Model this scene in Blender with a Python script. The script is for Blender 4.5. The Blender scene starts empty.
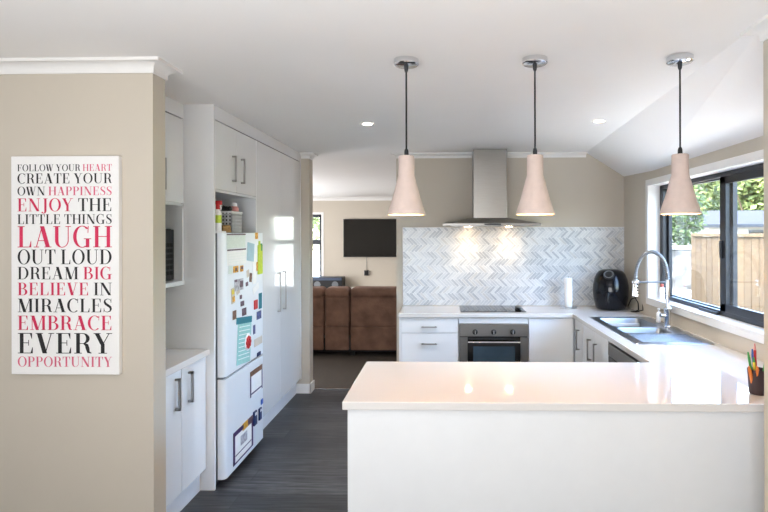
import bpy, bmesh, math, random
from mathutils import Vector, Matrix
random.seed(7)
PI = math.pi
S = bpy.context.scene
COL = S.collection

# ------------------------------------------------------------------ camera
F_PX, CX, CY, YAW, ROLL, EYE = 533.22, 431.21, 233.55, -0.0238, -0.0021, 1.593
_c, _s = math.cos(YAW), math.sin(YAW)
_right0, _fwd, _down0 = Vector((_c, -_s, 0)), Vector((_s, _c, 0)), Vector((0, 0, -1))
_right = _right0 * math.cos(ROLL) - _down0 * math.sin(ROLL)
_down = _right0 * math.sin(ROLL) + _down0 * math.cos(ROLL)
cam_d = bpy.data.cameras.new('camera')
cam = bpy.data.objects.new('camera', cam_d)
COL.objects.link(cam)
rot = Matrix((_right, -_down, -_fwd)).transposed()
cam.matrix_world = Matrix.Translation((0, 0, EYE)) @ rot.to_4x4()
cam_d.sensor_width = 36.0
cam_d.sensor_fit = 'HORIZONTAL'
cam_d.lens = F_PX / 768 * 36
cam_d.shift_x = (384 - CX) / 768
cam_d.shift_y = (CY - 256) / 768
cam_d.clip_start = 0.05
cam_d.clip_end = 300
S.camera = cam

# ------------------------------------------------------------------ world, sun, big lights, exposure
W = bpy.data.worlds.new('sky')
S.world = W
W.use_nodes = True
nt = W.node_tree
bg = nt.nodes['Background']
sky = nt.nodes.new('ShaderNodeTexSky')
sky.sky_type = 'NISHITA'
sky.sun_disc = False
sky.sun_elevation = math.radians(52)
sky.sun_rotation = math.radians(250)
sky.air_density = 1.0
sky.dust_density = 2.5
nt.links.new(sky.outputs[0], bg.inputs[0])
bg.inputs[1].default_value = 1.85

sd = bpy.data.lights.new('sun', 'SUN')
sd.energy = 8.5
sd.angle = math.radians(0.6)
sd.color = (1.0, 0.95, 0.86)
sun = bpy.data.objects.new('sun', sd)
COL.objects.link(sun)
sun.rotation_euler = Vector((0.17, 0.10, -1.0)).to_track_quat('-Z', 'Y').to_euler()


def area(name, loc, target, sx, sy, power, color=(1, 1, 1)):
    l = bpy.data.lights.new(name, 'AREA')
    l.shape = 'RECTANGLE'
    l.size, l.size_y = sx, sy
    l.energy = power
    l.color = color
    o = bpy.data.objects.new(name, l)
    COL.objects.link(o)
    o.location = loc
    o.rotation_euler = (Vector(target) - Vector(loc)).to_track_quat('-Z', 'Y').to_euler()
    return o


# added fill lamps, rear, side and living room, standing in for daylight
area('fill_rear', (-1.6, -3.9, 1.0), (-1.6, 0, 2.0), 4.6, 1.9, 9.5, (0.80, 0.90, 1.0))
area('fill_side', (-4.9, -0.4, 1.0), (0, -0.4, 1.9), 3.6, 1.9, 8, (0.88, 0.94, 1.0))
area('fill_living', (-4.4, 8.6, 1.25), (0, 8.6, 1.25), 3.4, 2.0, 80, (0.98, 0.98, 1.0))
# added lamp aimed at the ceiling, which spreads its light over the room
area('fill_ceiling', (-0.6, -0.7, 1.2), (-0.3, 0.2, 2.4), 2.2, 1.6, 42, (0.98, 0.985, 1.0))

S.view_settings.view_transform = 'Standard'
S.view_settings.look = 'None'
S.view_settings.gamma = 1.0
S.view_settings.use_curve_mapping = False
S.view_settings.exposure = 1.5
S.cycles.use_denoising = True
S.cycles.max_bounces = 12
S.cycles.diffuse_bounces = 6
S.cycles.sample_clamp_indirect = 6.0
S.cycles.caustics_reflective = False
S.cycles.caustics_refractive = False


# ------------------------------------------------------------------ materials
def lin(c):
    return tuple((x / 12.92 if x <= 0.04045 else ((x + 0.055) / 1.055) ** 2.4) for x in [v / 255 for v in c])


def mat(name, rgb, rough=0.5, metal=0.0, var=0.04, scale=12.0, bump=0.0, bscale=60.0, coat=0.0, spec=0.5, emit=None, estr=0.0,
        trans=0.0, stretch=None):
    """procedural principled material: a noise varies the colour a little and may bump the surface"""
    m = bpy.data.materials.new(name)
    m.use_nodes = True
    n, l = m.node_tree.nodes, m.node_tree.links
    p = n['Principled BSDF']
    c = lin(rgb)
    tc = n.new('ShaderNodeTexCoord')
    src = tc.outputs['Object']
    if stretch:
        mp = n.new('ShaderNodeMapping')
        mp.inputs['Scale'].default_value = stretch
        l.new(src, mp.inputs[0])
        src = mp.outputs[0]
    ns = n.new('ShaderNodeTexNoise')
    ns.inputs['Scale'].default_value = scale
    ns.inputs['Detail'].default_value = 4
    l.new(src, ns.inputs['Vector'])
    rp = n.new('ShaderNodeValToRGB')
    rp.color_ramp.elements[0].position = 0.3
    rp.color_ramp.elements[1].position = 0.7
    rp.color_ramp.elements[0].color = (*[max(0, x * (1 - var)) for x in c], 1)
    rp.color_ramp.elements[1].color = (*[min(1, x * (1 + var)) for x in c], 1)
    l.new(ns.outputs[0], rp.inputs[0])
    l.new(rp.outputs[0], p.inputs['Base Color'])
    p.inputs['Roughness'].default_value = rough
    p.inputs['Metallic'].default_value = metal
    p.inputs['Specular IOR Level'].default_value = spec
    p.inputs['Coat Weight'].default_value = coat
    p.inputs['Coat Roughness'].default_value = 0.03
    p.inputs['Transmission Weight'].default_value = trans
    if emit:
        p.inputs['Emission Color'].default_value = (*lin(emit), 1)
        p.inputs['Emission Strength'].default_value = estr
    if bump:
        n2 = n.new('ShaderNodeTexNoise')
        n2.inputs['Scale'].default_value = bscale
        n2.inputs['Detail'].default_value = 3
        l.new(src, n2.inputs['Vector'])
        b = n.new('ShaderNodeBump')
        b.inputs['Strength'].default_value = bump
        b.inputs['Distance'].default_value = 0.01
        l.new(n2.outputs[0], b.inputs['Height'])
        l.new(b.outputs[0], p.inputs['Normal'])
    return m


M = {}
M['wall'] = mat('beige_wall_paint', (193, 184, 170), 0.75, var=0.015, scale=3, bump=0.05, bscale=300)
M['ceiling'] = mat('ceiling_paint', (240, 238, 236), 0.8, var=0.01, scale=2)
M['trimwhite'] = mat('white_trim_paint', (230, 228, 225), 0.45, var=0.01)
M['cab'] = mat('white_gloss_lacquer', (233, 234, 235), 0.09, var=0.008, scale=2, coat=0.4)
M['cabmatt'] = mat('white_melamine', (226, 228, 230), 0.4, var=0.01)
M['gap'] = mat('shadow_gap_board', (120, 124, 128), 0.6)
M['steel'] = mat('brushed_steel', (160, 157, 152), 0.30, metal=1.0, var=0.06, scale=9, stretch=(1, 1, 60))
M['steelh'] = mat('brushed_steel_flat', (150, 147, 143), 0.34, metal=1.0, var=0.06, scale=9, stretch=(1, 60, 60))
M['sinksteel'] = mat('sink_steel', (158, 163, 170), 0.28, metal=1.0, var=0.04, scale=20)
M['chrome'] = mat('chrome', (225, 226, 228), 0.08, metal=1.0, var=0.01)
M['nickel'] = mat('satin_nickel', (172, 170, 168), 0.3, metal=1.0, var=0.03)
M['darkmetal'] = mat('window_black_aluminium', (34, 38, 46), 0.35, metal=0.2, var=0.05)
M['black'] = mat('black_plastic', (17, 18, 21), 0.38, var=0.05)
M['blackgloss'] = mat('black_gloss_plastic', (11, 13, 19), 0.13, var=0.05, spec=0.35)
M['blackglass'] = mat('black_glass', (10, 11, 13), 0.04, var=0.05, spec=0.7)
M['rubber'] = mat('black_rubber', (24, 24, 24), 0.7)
M['whiteplastic'] = mat('white_plastic', (238, 238, 238), 0.35, var=0.01)
M['fridge'] = mat('white_fridge_enamel', (232, 238, 243), 0.3, var=0.01, scale=4, coat=0.2)
M['greyplastic'] = mat('grey_plastic', (110, 114, 118), 0.5)
M['paper'] = mat('paper', (240, 241, 240), 0.8, var=0.02, scale=30)
M['shade'] = mat('blush_concrete', (206, 187, 178), 0.85, var=0.05, scale=25, bump=0.15, bscale=90)
M['shadein'] = mat('pale_shade_lining', (240, 226, 200), 0.7, var=0.02)
M['bulb'] = mat('warm_bulb', (255, 220, 160), 0.5, emit=(255, 196, 120), estr=14)
M['downlight'] = mat('downlight_lens', (255, 250, 240), 0.5, emit=(255, 248, 236), estr=9)
M['hoodlamp'] = mat('hood_lamp_lens', (255, 240, 210), 0.5, emit=(255, 214, 160), estr=25)
M['sofa'] = mat('brown_suede', (128, 98, 84), 0.9, var=0.28, scale=6, bump=0.3, bscale=40)
M['carpet'] = mat('dark_carpet', (84, 76, 70), 1.0, var=0.25, scale=160, bump=0.6, bscale=400)
M['canvas'] = mat('white_canvas', (232, 230, 228), 0.8, var=0.015, scale=200, bump=0.15, bscale=700)
M['inkblack'] = mat('black_ink', (26, 24, 26), 0.7)
M['inkpink'] = mat('pink_ink', (206, 40, 84), 0.7)
M['inkrose'] = mat('rose_ink', (214, 96, 124), 0.7)
M['tvglass'] = mat('tv_screen', (7, 8, 10), 0.1, var=0.05)
M['grout'] = mat('white_grout', (238, 238, 237), 0.8)
M['tile1'] = mat('marble_tile_white', (218, 220, 222), 0.25, var=0.05, scale=18)
M['tile2'] = mat('marble_tile_pale', (204, 207, 211), 0.25, var=0.06, scale=18)
M['tile3'] = mat('marble_tile_grey', (184, 188, 194), 0.25, var=0.08, scale=18)
M['tile4'] = mat('marble_tile_warm', (206, 206, 206), 0.25, var=0.07, scale=18)
M['roof'] = mat('dark_tile_roof', (46, 48, 55), 0.95, spec=0.1, var=0.12, scale=3)
M['housewall'] = mat('pale_render', (150, 150, 148), 0.8, var=0.03)
M['ground'] = mat('gravel_ground', (120, 115, 106), 0.95, var=0.15, scale=14, bump=0.4, bscale=40)
M['hill'] = mat('hill_grass', (120, 138, 84), 0.95, var=0.25, scale=1.2)
M['bark'] = mat('bark', (94, 78, 62), 0.95, var=0.2, scale=10, bump=0.5, bscale=25)
M['step'] = mat('pale_concrete', (140, 139, 137), 0.85, var=0.05)
M['green'] = mat('green_plastic', (60, 150, 70), 0.4)
M['lime'] = mat('lime_paper', (188, 208, 70), 0.6, var=0.15, scale=60)
M['yellow'] = mat('yellow_plastic', (220, 200, 60), 0.4)
M['orange'] = mat('orange_wood', (216, 120, 50), 0.5)
M['blue'] = mat('blue_plastic', (50, 90, 170), 0.4)
M['red'] = mat('red_plastic', (190, 40, 44), 0.4)
M['pink'] = mat('pink_plastic', (222, 150, 146), 0.5)
M['purple'] = mat('purple_print', (66, 44, 92), 0.6)
M['teal'] = mat('teal_print', (46, 120, 136), 0.6)
M['aqua'] = mat('aqua_print', (150, 200, 196), 0.6, var=0.12, scale=70)
M['paleblue'] = mat('pale_blue_card', (164, 196, 208), 0.6, var=0.06)
M['palegreen'] = mat('pale_green_print', (222, 232, 226), 0.7, var=0.06, scale=90)
M['tan'] = mat('tan_weave', (176, 140, 90), 0.8, var=0.25, scale=70, bump=0.3)
M['photo_orange'] = mat('orange_print', (224, 160, 60), 0.5, var=0.5, scale=60)
M['photo_grey'] = mat('grey_photo_print', (176, 176, 184), 0.5, var=0.4, scale=50)
M['photo_dark'] = mat('dark_photo_print', (96, 74, 88), 0.5, var=0.6, scale=60)
M['photo_brown'] = mat('brown_photo_print', (120, 88, 70), 0.5, var=0.6, scale=60)
M['photo_blue'] = mat('blue_photo_print', (80, 90, 140), 0.5, var=0.5, scale=60)
M['beigecard'] = mat('beige_card', (206, 196, 184), 0.7, var=0.05)
M['navy'] = mat('navy_plastic', (30, 48, 92), 0.4)
M['brownpen'] = mat('brown_mesh', (60, 42, 44), 0.5)


def leaf_mat(name, a, b):
    m = bpy.data.materials.new(name)
    m.use_nodes = True
    n, l = m.node_tree.nodes, m.node_tree.links
    p = n['Principled BSDF']
    g = n.new('ShaderNodeNewGeometry')
    r = n.new('ShaderNodeValToRGB')
    r.color_ramp.elements[0].color = (*lin(a), 1)
    r.color_ramp.elements[1].color = (*lin(b), 1)
    l.new(g.outputs['Random Per Island'], r.inputs[0])
    l.new(r.outputs[0], p.inputs['Base Color'])
    p.inputs['Roughness'].default_value = 0.6
    t = n.new('ShaderNodeBsdfTranslucent')
    l.new(r.outputs[0], t.inputs[0])
    mx = n.new('ShaderNodeMixShader')
    mx.inputs[0].default_value = 0.35
    l.new(p.outputs[0], mx.inputs[1])
    l.new(t.outputs[0], mx.inputs[2])
    l.new(mx.outputs[0], n['Material Output'].inputs[0])
    return m


M['leaf1'] = leaf_mat('bush_leaves', (38, 58, 28), (84, 104, 50))
M['leaf2'] = leaf_mat('tree_leaves', (66, 84, 42), (142, 152, 92))
M['leaf3'] = leaf_mat('pale_tree_leaves', (88, 102, 60), (160, 164, 114))


def counter_mat():
    m = mat('white_engineered_stone', (219, 216, 213), 0.06, var=0.02, scale=220, coat=0.3)
    return m


M['counter'] = counter_mat()


def glass_mat():
    """clear window pane: mostly see-through with a mirror reflection that grows at glancing angles"""
    m = bpy.data.materials.new('clear_window_glass')
    m.use_nodes = True
    n, l = m.node_tree.nodes, m.node_tree.links
    n.remove(n['Principled BSDF'])
    t = n.new('ShaderNodeBsdfTransparent')
    t.inputs[0].default_value = (0.95, 0.97, 0.97, 1)
    g = n.new('ShaderNodeBsdfGlossy')
    g.inputs['Roughness'].default_value = 0.02
    f = n.new('ShaderNodeFresnel')
    ge = n.new('ShaderNodeNewGeometry')     # the pane's inner side must not turn into a mirror
    io = n.new('ShaderNodeMix')
    l.new(ge.outputs['Backfacing'], io.inputs[0])
    io.inputs[2].default_value = 1.45
    io.inputs[3].default_value = 1 / 1.45
    l.new(io.outputs[0], f.inputs[0])
    mx = n.new('ShaderNodeMixShader')
    l.new(f.outputs[0], mx.inputs[0])
    l.new(t.outputs[0], mx.inputs[1])
    l.new(g.outputs[0], mx.inputs[2])
    l.new(mx.outputs[0], n['Material Output'].inputs[0])
    return m


M['glass'] = glass_mat()


def plank_mat():
    m = bpy.data.materials.new('dark_wood_planks')
    m.use_nodes = True
    n, l = m.node_tree.nodes, m.node_tree.links
    p = n['Principled BSDF']
    tc = n.new('ShaderNodeTexCoord')
    br = n.new('ShaderNodeTexBrick')
    br.offset = 0.37
    br.inputs['Scale'].default_value = 1.0
    br.inputs['Brick Width'].default_value = 1.25
    br.inputs['Row Height'].default_value = 0.18
    br.inputs['Mortar Size'].default_value = 0.0022
    br.inputs['Color1'].default_value = (*lin((34, 36, 40)), 1)
    br.inputs['Color2'].default_value = (*lin((74, 75, 78)), 1)
    br.inputs['Mortar'].default_value = (*lin((30, 31, 33)), 1)
    l.new(tc.outputs['Object'], br.inputs['Vector'])
    mp = n.new('ShaderNodeMapping')
    mp.inputs['Scale'].default_value = (1.6, 22, 1)
    l.new(tc.outputs['Object'], mp.inputs[0])
    ns = n.new('ShaderNodeTexNoise')
    ns.inputs['Scale'].default_value = 2.2
    ns.inputs['Detail'].default_value = 8
    ns.inputs['Roughness'].default_value = 0.65
    l.new(mp.outputs[0], ns.inputs['Vector'])
    rp = n.new('ShaderNodeValToRGB')
    rp.color_ramp.elements[0].position = 0.38
    rp.color_ramp.elements[0].color = (0.2, 0.21, 0.23, 1)
    rp.color_ramp.elements[1].position = 0.64
    rp.color_ramp.elements[1].color = (1.5, 1.46, 1.42, 1)
    l.new(ns.outputs[0], rp.inputs[0])
    mx = n.new('ShaderNodeMix')
    mx.data_type = 'RGBA'
    mx.blend_type = 'MULTIPLY'
    mx.inputs[0].default_value = 1.0
    l.new(br.outputs[0], mx.inputs[6])
    l.new(rp.outputs[0], mx.inputs[7])
    l.new(mx.outputs[2], p.inputs['Base Color'])
    p.inputs['Roughness'].default_value = 0.36
    b = n.new('ShaderNodeBump')
    b.inputs['Strength'].default_value = 0.15
    b.inputs['Distance'].default_value = 0.004
    l.new(ns.outputs[0], b.inputs['Height'])
    l.new(b.outputs[0], p.inputs['Normal'])
    return m


M['planks'] = plank_mat()


def paling_mat():
    m = bpy.data.materials.new('timber_palings')
    m.use_nodes = True
    n, l = m.node_tree.nodes, m.node_tree.links
    p = n['Principled BSDF']
    g = n.new('ShaderNodeNewGeometry')
    r = n.new('ShaderNodeValToRGB')
    r.color_ramp.elements[0].color = (*lin((74, 61, 42)), 1)
    r.color_ramp.elements[1].color = (*lin((92, 78, 55)), 1)
    l.new(g.outputs['Random Per Island'], r.inputs[0])
    tc = n.new('ShaderNodeTexCoord')
    mp = n.new('ShaderNodeMapping')
    mp.inputs['Scale'].default_value = (30, 30, 1.2)
    l.new(tc.outputs['Object'], mp.inputs[0])
    ns = n.new('ShaderNodeTexNoise')
    ns.inputs['Scale'].default_value = 1.5
    ns.inputs['Detail'].default_value = 6
    l.new(mp.outputs[0], ns.inputs['Vector'])
    r2 = n.new('ShaderNodeValToRGB')
    r2.color_ramp.elements[0].position = 0.35
    r2.color_ramp.elements[0].color = (0.72, 0.68, 0.62, 1)
    r2.color_ramp.elements[1].color = (1.08, 1.06, 1.02, 1)
    l.new(ns.outputs[0], r2.inputs[0])
    mx = n.new('ShaderNodeMix')
    mx.data_type = 'RGBA'
    mx.blend_type = 'MULTIPLY'
    mx.inputs[0].default_value = 1.0
    l.new(r.outputs[0], mx.inputs[6])
    l.new(r2.outputs[0], mx.inputs[7])
    l.new(mx.outputs[2], p.inputs['Base Color'])
    p.inputs['Roughness'].default_value = 0.85
    return m


M['paling'] = paling_mat()


def block_mat():
    m = bpy.data.materials.new('pale_stone_blocks')
    m.use_nodes = True
    n, l = m.node_tree.nodes, m.node_tree.links
    p = n['Principled BSDF']
    tc = n.new('ShaderNodeTexCoord')
    v = n.new('ShaderNodeTexVoronoi')
    v.inputs['Scale'].default_value = 7
    l.new(tc.outputs['Object'], v.inputs['Vector'])
    r = n.new('ShaderNodeValToRGB')
    r.color_ramp.elements[0].color = (*lin((140, 137, 130)), 1)
    r.color_ramp.elements[1].position = 0.75
    r.color_ramp.elements[1].color = (*lin((76, 73, 68)), 1)
    l.new(v.outputs['Distance'], r.inputs[0])
    l.new(r.outputs[0], p.inputs['Base Color'])
    p.inputs['Roughness'].default_value = 0.9
    b = n.new('ShaderNodeBump')
    b.inputs['Strength'].default_value = 0.6
    b.invert = True
    l.new(v.outputs['Distance'], b.inputs['Height'])
    l.new(b.outputs[0], p.inputs['Normal'])
    return m


M['blocks'] = block_mat()


# ------------------------------------------------------------------ mesh helpers
class MB:
    """collects shapes, then links them as ONE mesh object"""

    def __init__(self):
        self.bm = bmesh.new()

    def box(self, a, b, bev=0.0, seg=2, mi=0):
        x0, y0, z0 = [min(p, q) for p, q in zip(a, b)]
        x1, y1, z1 = [max(p, q) for p, q in zip(a, b)]
        t = bmesh.new()
        vs = [t.verts.new(p) for p in [(x0, y0, z0), (x1, y0, z0), (x1, y1, z0), (x0, y1, z0), (x0, y0, z1), (x1, y0, z1), (x1, y1, z1), (x0, y1, z1)]]
        for f in [(0, 3, 2, 1), (4, 5, 6, 7), (0, 1, 5, 4), (1, 2, 6, 5), (2, 3, 7, 6), (3, 0, 4, 7)]:
            t.faces.new([vs[i] for i in f])
        if bev > 0:
            bmesh.ops.bevel(t, geom=t.edges[:], offset=bev, segments=seg, profile=0.5, affect='EDGES')
        self._add(t, mi)
        return self

    def _add(self, t, mi=0, smooth=False):
        for f in t.faces:
            f.material_index = mi
            f.smooth = smooth
        me = bpy.data.meshes.new('tmp')
        t.to_mesh(me)
        t.free()
        self.bm.from_mesh(me)
        bpy.data.meshes.remove(me)

    def prism(self, poly, d, mi=0):
        """polygon of 3D points extruded along vector d"""
        t = bmesh.new()
        a = [t.verts.new(p) for p in poly]
        b = [t.verts.new(Vector(p) + Vector(d)) for p in poly]
        t.faces.new(a)
        t.faces.new(b[::-1])
        n = len(a)
        for i in range(n):
            t.faces.new([a[i], b[i], b[(i + 1) % n], a[(i + 1) % n]])
        bmesh.ops.recalc_face_normals(t, faces=t.faces)
        self._add(t, mi)
        return self

    def poly(self, pts, mi=0):
        self.bm.faces.new([self.bm.verts.new(p) for p in pts]).material_index = mi
        return self

    def tube(self, pts, r, n=10, closed=False, mi=0):
        t = bmesh.new()
        P = [Vector(p) for p in pts]
        rs = r if isinstance(r, (list, tuple)) else [r] * len(P)
        rings = []
        prev = None
        for i, p in enumerate(P):
            if closed:
                d = P[(i + 1) % len(P)] - P[i - 1]
            else:
                d = P[min(i + 1, len(P) - 1)] - P[max(i - 1, 0)]
            d.normalize()
            if prev is None:
                up = Vector((0, 0, 1)) if abs(d.z) < 0.9 else Vector((1, 0, 0))
                u = d.cross(up).normalized()
            else:
                u = (prev - d * prev.dot(d)).normalized()
            prev = u
            w = d.cross(u)
            rings.append([t.verts.new(p + (u * math.cos(2 * PI * k / n) + w * math.sin(2 * PI * k / n)) * rs[i]) for k in range(n)])
        m = len(rings)
        for i in range(m if closed else m - 1):
            A, B = rings[i], rings[(i + 1) % m]
            for k in range(n):
                t.faces.new([A[k], A[(k + 1) % n], B[(k + 1) % n], B[k]])
        if not closed:
            t.faces.new(rings[0][::-1])
            t.faces.new(rings[-1])
        bmesh.ops.recalc_face_normals(t, faces=t.faces)
        self._add(t, mi, True)
        return self

    def lathe(self, prof, c=(0, 0, 0), n=40, mi=0, sx=1.0, sy=1.0, cap=True, m=None):
        t = bmesh.new()
        rings = []
        for r, z in prof:
            rings.append([t.verts.new((r * sx * math.cos(2 * PI * k / n), r * sy * math.sin(2 * PI * k / n), z)) for k in range(n)])
        for A, B in zip(rings, rings[1:]):
            for k in range(n):
                t.faces.new([A[k], A[(k + 1) % n], B[(k + 1) % n], B[k]])
        if cap:
            t.faces.new(rings[0][::-1])
            t.faces.new(rings[-1])
        bmesh.ops.recalc_face_normals(t, faces=t.faces)
        if m is not None:
            bmesh.ops.transform(t, matrix=m, verts=t.verts)
        bmesh.ops.translate(t, vec=c, verts=t.verts)
        self._add(t, mi, True)
        return self

    def build(self, name, mats, parent=None, loc=(0, 0, 0)):
        """the shapes were given in world metres; loc is the object's origin"""
        if parent is not None and loc == (0, 0, 0):
            loc = tuple(world_loc(parent))
        bmesh.ops.translate(self.bm, vec=-Vector(loc), verts=self.bm.verts)
        me = bpy.data.meshes.new(name)
        self.bm.to_mesh(me)
        self.bm.free()
        for m in (mats if isinstance(mats, (list, tuple)) else [mats]):
            me.materials.append(m)
        o = bpy.data.objects.new(name, me)
        COL.objects.link(o)
        if parent is not None:
            o.parent = parent
            o.location = Vector(loc) - world_loc(parent)
        else:
            o.location = loc
        if any(p.use_smooth for p in me.polygons):
            try:
                me.set_sharp_from_angle(angle=math.radians(42))
            except Exception:
                pass
        return o


def world_loc(o):
    v = Vector(o.location)
    while o.parent:
        o = o.parent
        v = v + Vector(o.location)
    return v


def tag(o, label=None, cat=None, group=None, kind=None):
    if label: o['label'] = label
    if cat: o['category'] = cat
    if group: o['group'] = group
    if kind: o['kind'] = kind
    return o


def thing(name, loc, label, cat, group=None):
    o = bpy.data.objects.new(name, None)
    o.empty_display_size = 0.05
    COL.objects.link(o)
    o.location = loc
    return tag(o, label, cat, group)


def dup(root, loc, label=None):
    r = root.copy()
    COL.objects.link(r)
    r.location = loc
    if label: r['label'] = label
    for ch in list(root.children):
        c = ch.copy()
        COL.objects.link(c)
        c.parent = r
        for g in list(ch.children):
            d = g.copy()
            COL.objects.link(d)
            d.parent = c
    return r


def struct(name, mb, m, label=None, cat=None):
    o = mb.build(name, m)
    return tag(o, label, cat, None, 'structure')


def bx(a, b, bev=0.0):
    return MB().box(a, b, bev)


def D_handle_x(mb, x, y, z0, z1, out=0.032, r=0.006, sign=1):
    """a squared bow handle on a front that faces +-X"""
    e = x + sign * out
    mb.box((x, y - r, z0), (e, y + r, z0 + 2 * r), 0.001, 1)
    mb.box((x, y - r, z1 - 2 * r), (e, y + r, z1), 0.001, 1)
    mb.box((e - sign * 2 * r, y - r, z0), (e, y + r, z1), 0.001, 1)
    return mb


# ------------------------------------------------------------------ plan constants (metres; camera stands at x=0, y=0)
ZC = 0.870           # worktop height
CEIL = 2.40
YB = 5.36            # kitchen back wall
XW = 1.795           # window wall
Y_LIV = 11.7

# ------------------------------------------------------------------ room shell
struct('floor', bx((-5.2, -4.2, -0.06), (2.0, 5.44, 0)), M['planks'], 'dark grey timber plank floor of the kitchen', 'floor')
struct('floor_carpet', bx((-5.2, 5.44, -0.06), (2.0, 11.8, 0.004)), M['carpet'], 'dark brown carpet of the living room', 'floor')
struct('trim_1', bx((-1.34, 5.425, 0), (-0.47, 5.455, 0.009), 0.002), M['chrome'], 'metal threshold strip between planks and carpet', 'trim')

XCF, XCB = 1.235, 1.42   # ceiling crease at the front and at the back
cb_ = MB()
cb_.prism([(-5.2, -4.2, CEIL), (2.0, -4.2, CEIL), (2.0, 2.0, CEIL), (XCF - 0.02, 2.0, CEIL), (XCB, YB + 0.02, CEIL), (2.0, YB + 0.02, CEIL),
           (2.0, 11.8, CEIL), (-5.2, 11.8, CEIL)], (0, 0, 0.12))
struct('ceiling', cb_, M['ceiling'], 'flat white ceiling', 'ceiling')
rk = MB()
ZR = 2.155
rk.prism([(XCF - 0.02, 2.0, CEIL), (XCB, YB + 0.02, CEIL), (XW + 0.16, YB + 0.02, ZR - 0.1), (XW + 0.16, 2.0, ZR - 0.08)], (0.03, 0, 0.12))
struct('ceiling_raked', rk, M['ceiling'], 'sloping white ceiling over the kitchen window', 'ceiling')

# sign wall (left), its thickness ends the hall
struct('wall_left', bx((-5.2, 2.45, 0), (-1.353, 2.56, CEIL)), M['wall'], 'beige wall that carries the word canvas', 'wall')
struct('wall_left_kitchen', bx((-2.2, 2.56, 0), (-2.10, 5.30, CEIL)), M['wall'], 'beige wall behind the tall cupboards', 'wall')
# nib at the end of the pantry, and the wall that closes it to the left
struct('wall_nib', bx((-5.2, 5.30, 0), (-1.345, 5.44, CEIL)), M['wall'], 'beige wall nib beside the pantry at the living room opening', 'wall')
# kitchen back wall
struct('wall_back', bx((-0.478, YB, 0), (XW + 0.14, 5.47, CEIL)), M['wall'], 'beige back wall behind the range hood', 'wall')
# window wall with opening
WY0, WY1, WZ0, WZ1 = 2.62, 4.72, 1.012, 2.018
wr = MB()
wr.box((XW, 2.0, 0), (XW + 0.16, WY0, CEIL - 0.1)).box((XW, WY1, 0), (XW + 0.16, YB, ZR + 0.03))
wr.box((XW, WY0, 0), (XW + 0.16, WY1, WZ0)).box((XW, WY0, WZ1), (XW + 0.16, WY1, ZR + 0.03))
struct('wall_right', wr, M['wall'], 'beige wall around the kitchen window', 'wall')
# foreground wall on the right
rf = MB()
rf.box((1.253, -4.2, 0), (1.36, 2.12, CEIL)).box((1.36, 2.02, 0), (XW + 0.16, 2.12, CEIL))
struct('wall_right_front', rf, M['wall'], 'beige wall ending beside the peninsula at the right edge', 'wall')
# rest of the shell, out of the picture
struct('wall_rear', bx((-5.2, -4.2, 0), (1.3, -4.05, CEIL)), M['wall'], 'beige wall behind the viewer', 'wall')
struct('wall_side', bx((-5.25, -4.2, 0), (-5.1, 11.8, CEIL)), M['wall'], 'beige outer wall on the left of the house', 'wall')
struct('wall_living_right', bx((XW, 5.47, 0), (XW + 0.15, 11.8, CEIL)), M['wall'], 'beige side wall of the living room', 'wall')
lf = MB()
LX0, LX1, LZ0, LZ1 = -3.42, -2.70, 0.30, 2.02
RX0, RX1 = 0.36, 0.96
lf.box((-5.2, Y_LIV, 0), (LX0, Y_LIV + 0.14, CEIL)).box((LX1, Y_LIV, 0), (RX0, Y_LIV + 0.14, CEIL)).box((RX1, Y_LIV, 0), (2.0, Y_LIV + 0.14, CEIL))
lf.box((RX0, Y_LIV, 0), (RX1, Y_LIV + 0.14, LZ0)).box((RX0, Y_LIV, LZ1), (RX1, Y_LIV + 0.14, CEIL))
lf.box((LX0, Y_LIV, 0), (LX1, Y_LIV + 0.14, LZ0)).box((LX0, Y_LIV, LZ1), (LX1, Y_LIV + 0.14, CEIL))
struct('wall_living_far', lf, M['wall'], 'beige far wall of the living room behind the television', 'wall')


# cornices
def cornice(p0, p1, nrm, e0=0.0, e1=0.0, d=0.058):
    """cove moulding under the ceiling from p0 to p1, coming out of the wall along nrm; e0/e1 mitre the ends outwards"""
    prof = [(0.0, 0.0), (d, 0.0), (d, -0.014), (d * 0.84, -0.014)]
    for k in range(1, 8):
        a = PI / 2 * k / 8
        prof.append((d * 0.84 - (d * 0.70) * math.sin(a), -d + 0.014 + (d - 0.028) * math.cos(a)))
    prof += [(d * 0.14, -d), (0.0, -d)]
    a, b = Vector((*p0, 0)), Vector((*p1, 0))
    t = (b - a).normalized()
    n = Vector((*nrm, 0))
    m = MB()
    A, B = [], []
    for u, z in prof:
        A.append(a + n * u - t * (e0 * u / d) + Vector((0, 0, CEIL + z)))
        B.append(b + n * u + t * (e1 * u / d) + Vector((0, 0, CEIL + z)))
    tb = bmesh.new()
    va, vb = [tb.verts.new(p) for p in A], [tb.verts.new(p) for p in B]
    tb.faces.new(va)
    tb.faces.new(vb[::-1])
    k = len(va)
    for i in range(k):
        tb.faces.new([va[i], vb[i], vb[(i + 1) % k], va[(i + 1) % k]])
    bmesh.ops.recalc_face_normals(tb, faces=tb.faces)
    m._add(tb)
    return m


def merge(*ms):
    r = ms[0]
    for q in ms[1:]:
        me = bpy.data.meshes.new('tmp')
        q.bm.to_mesh(me)
        q.bm.free()
        r.bm.from_mesh(me)
        bpy.data.meshes.remove(me)
    return r


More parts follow.
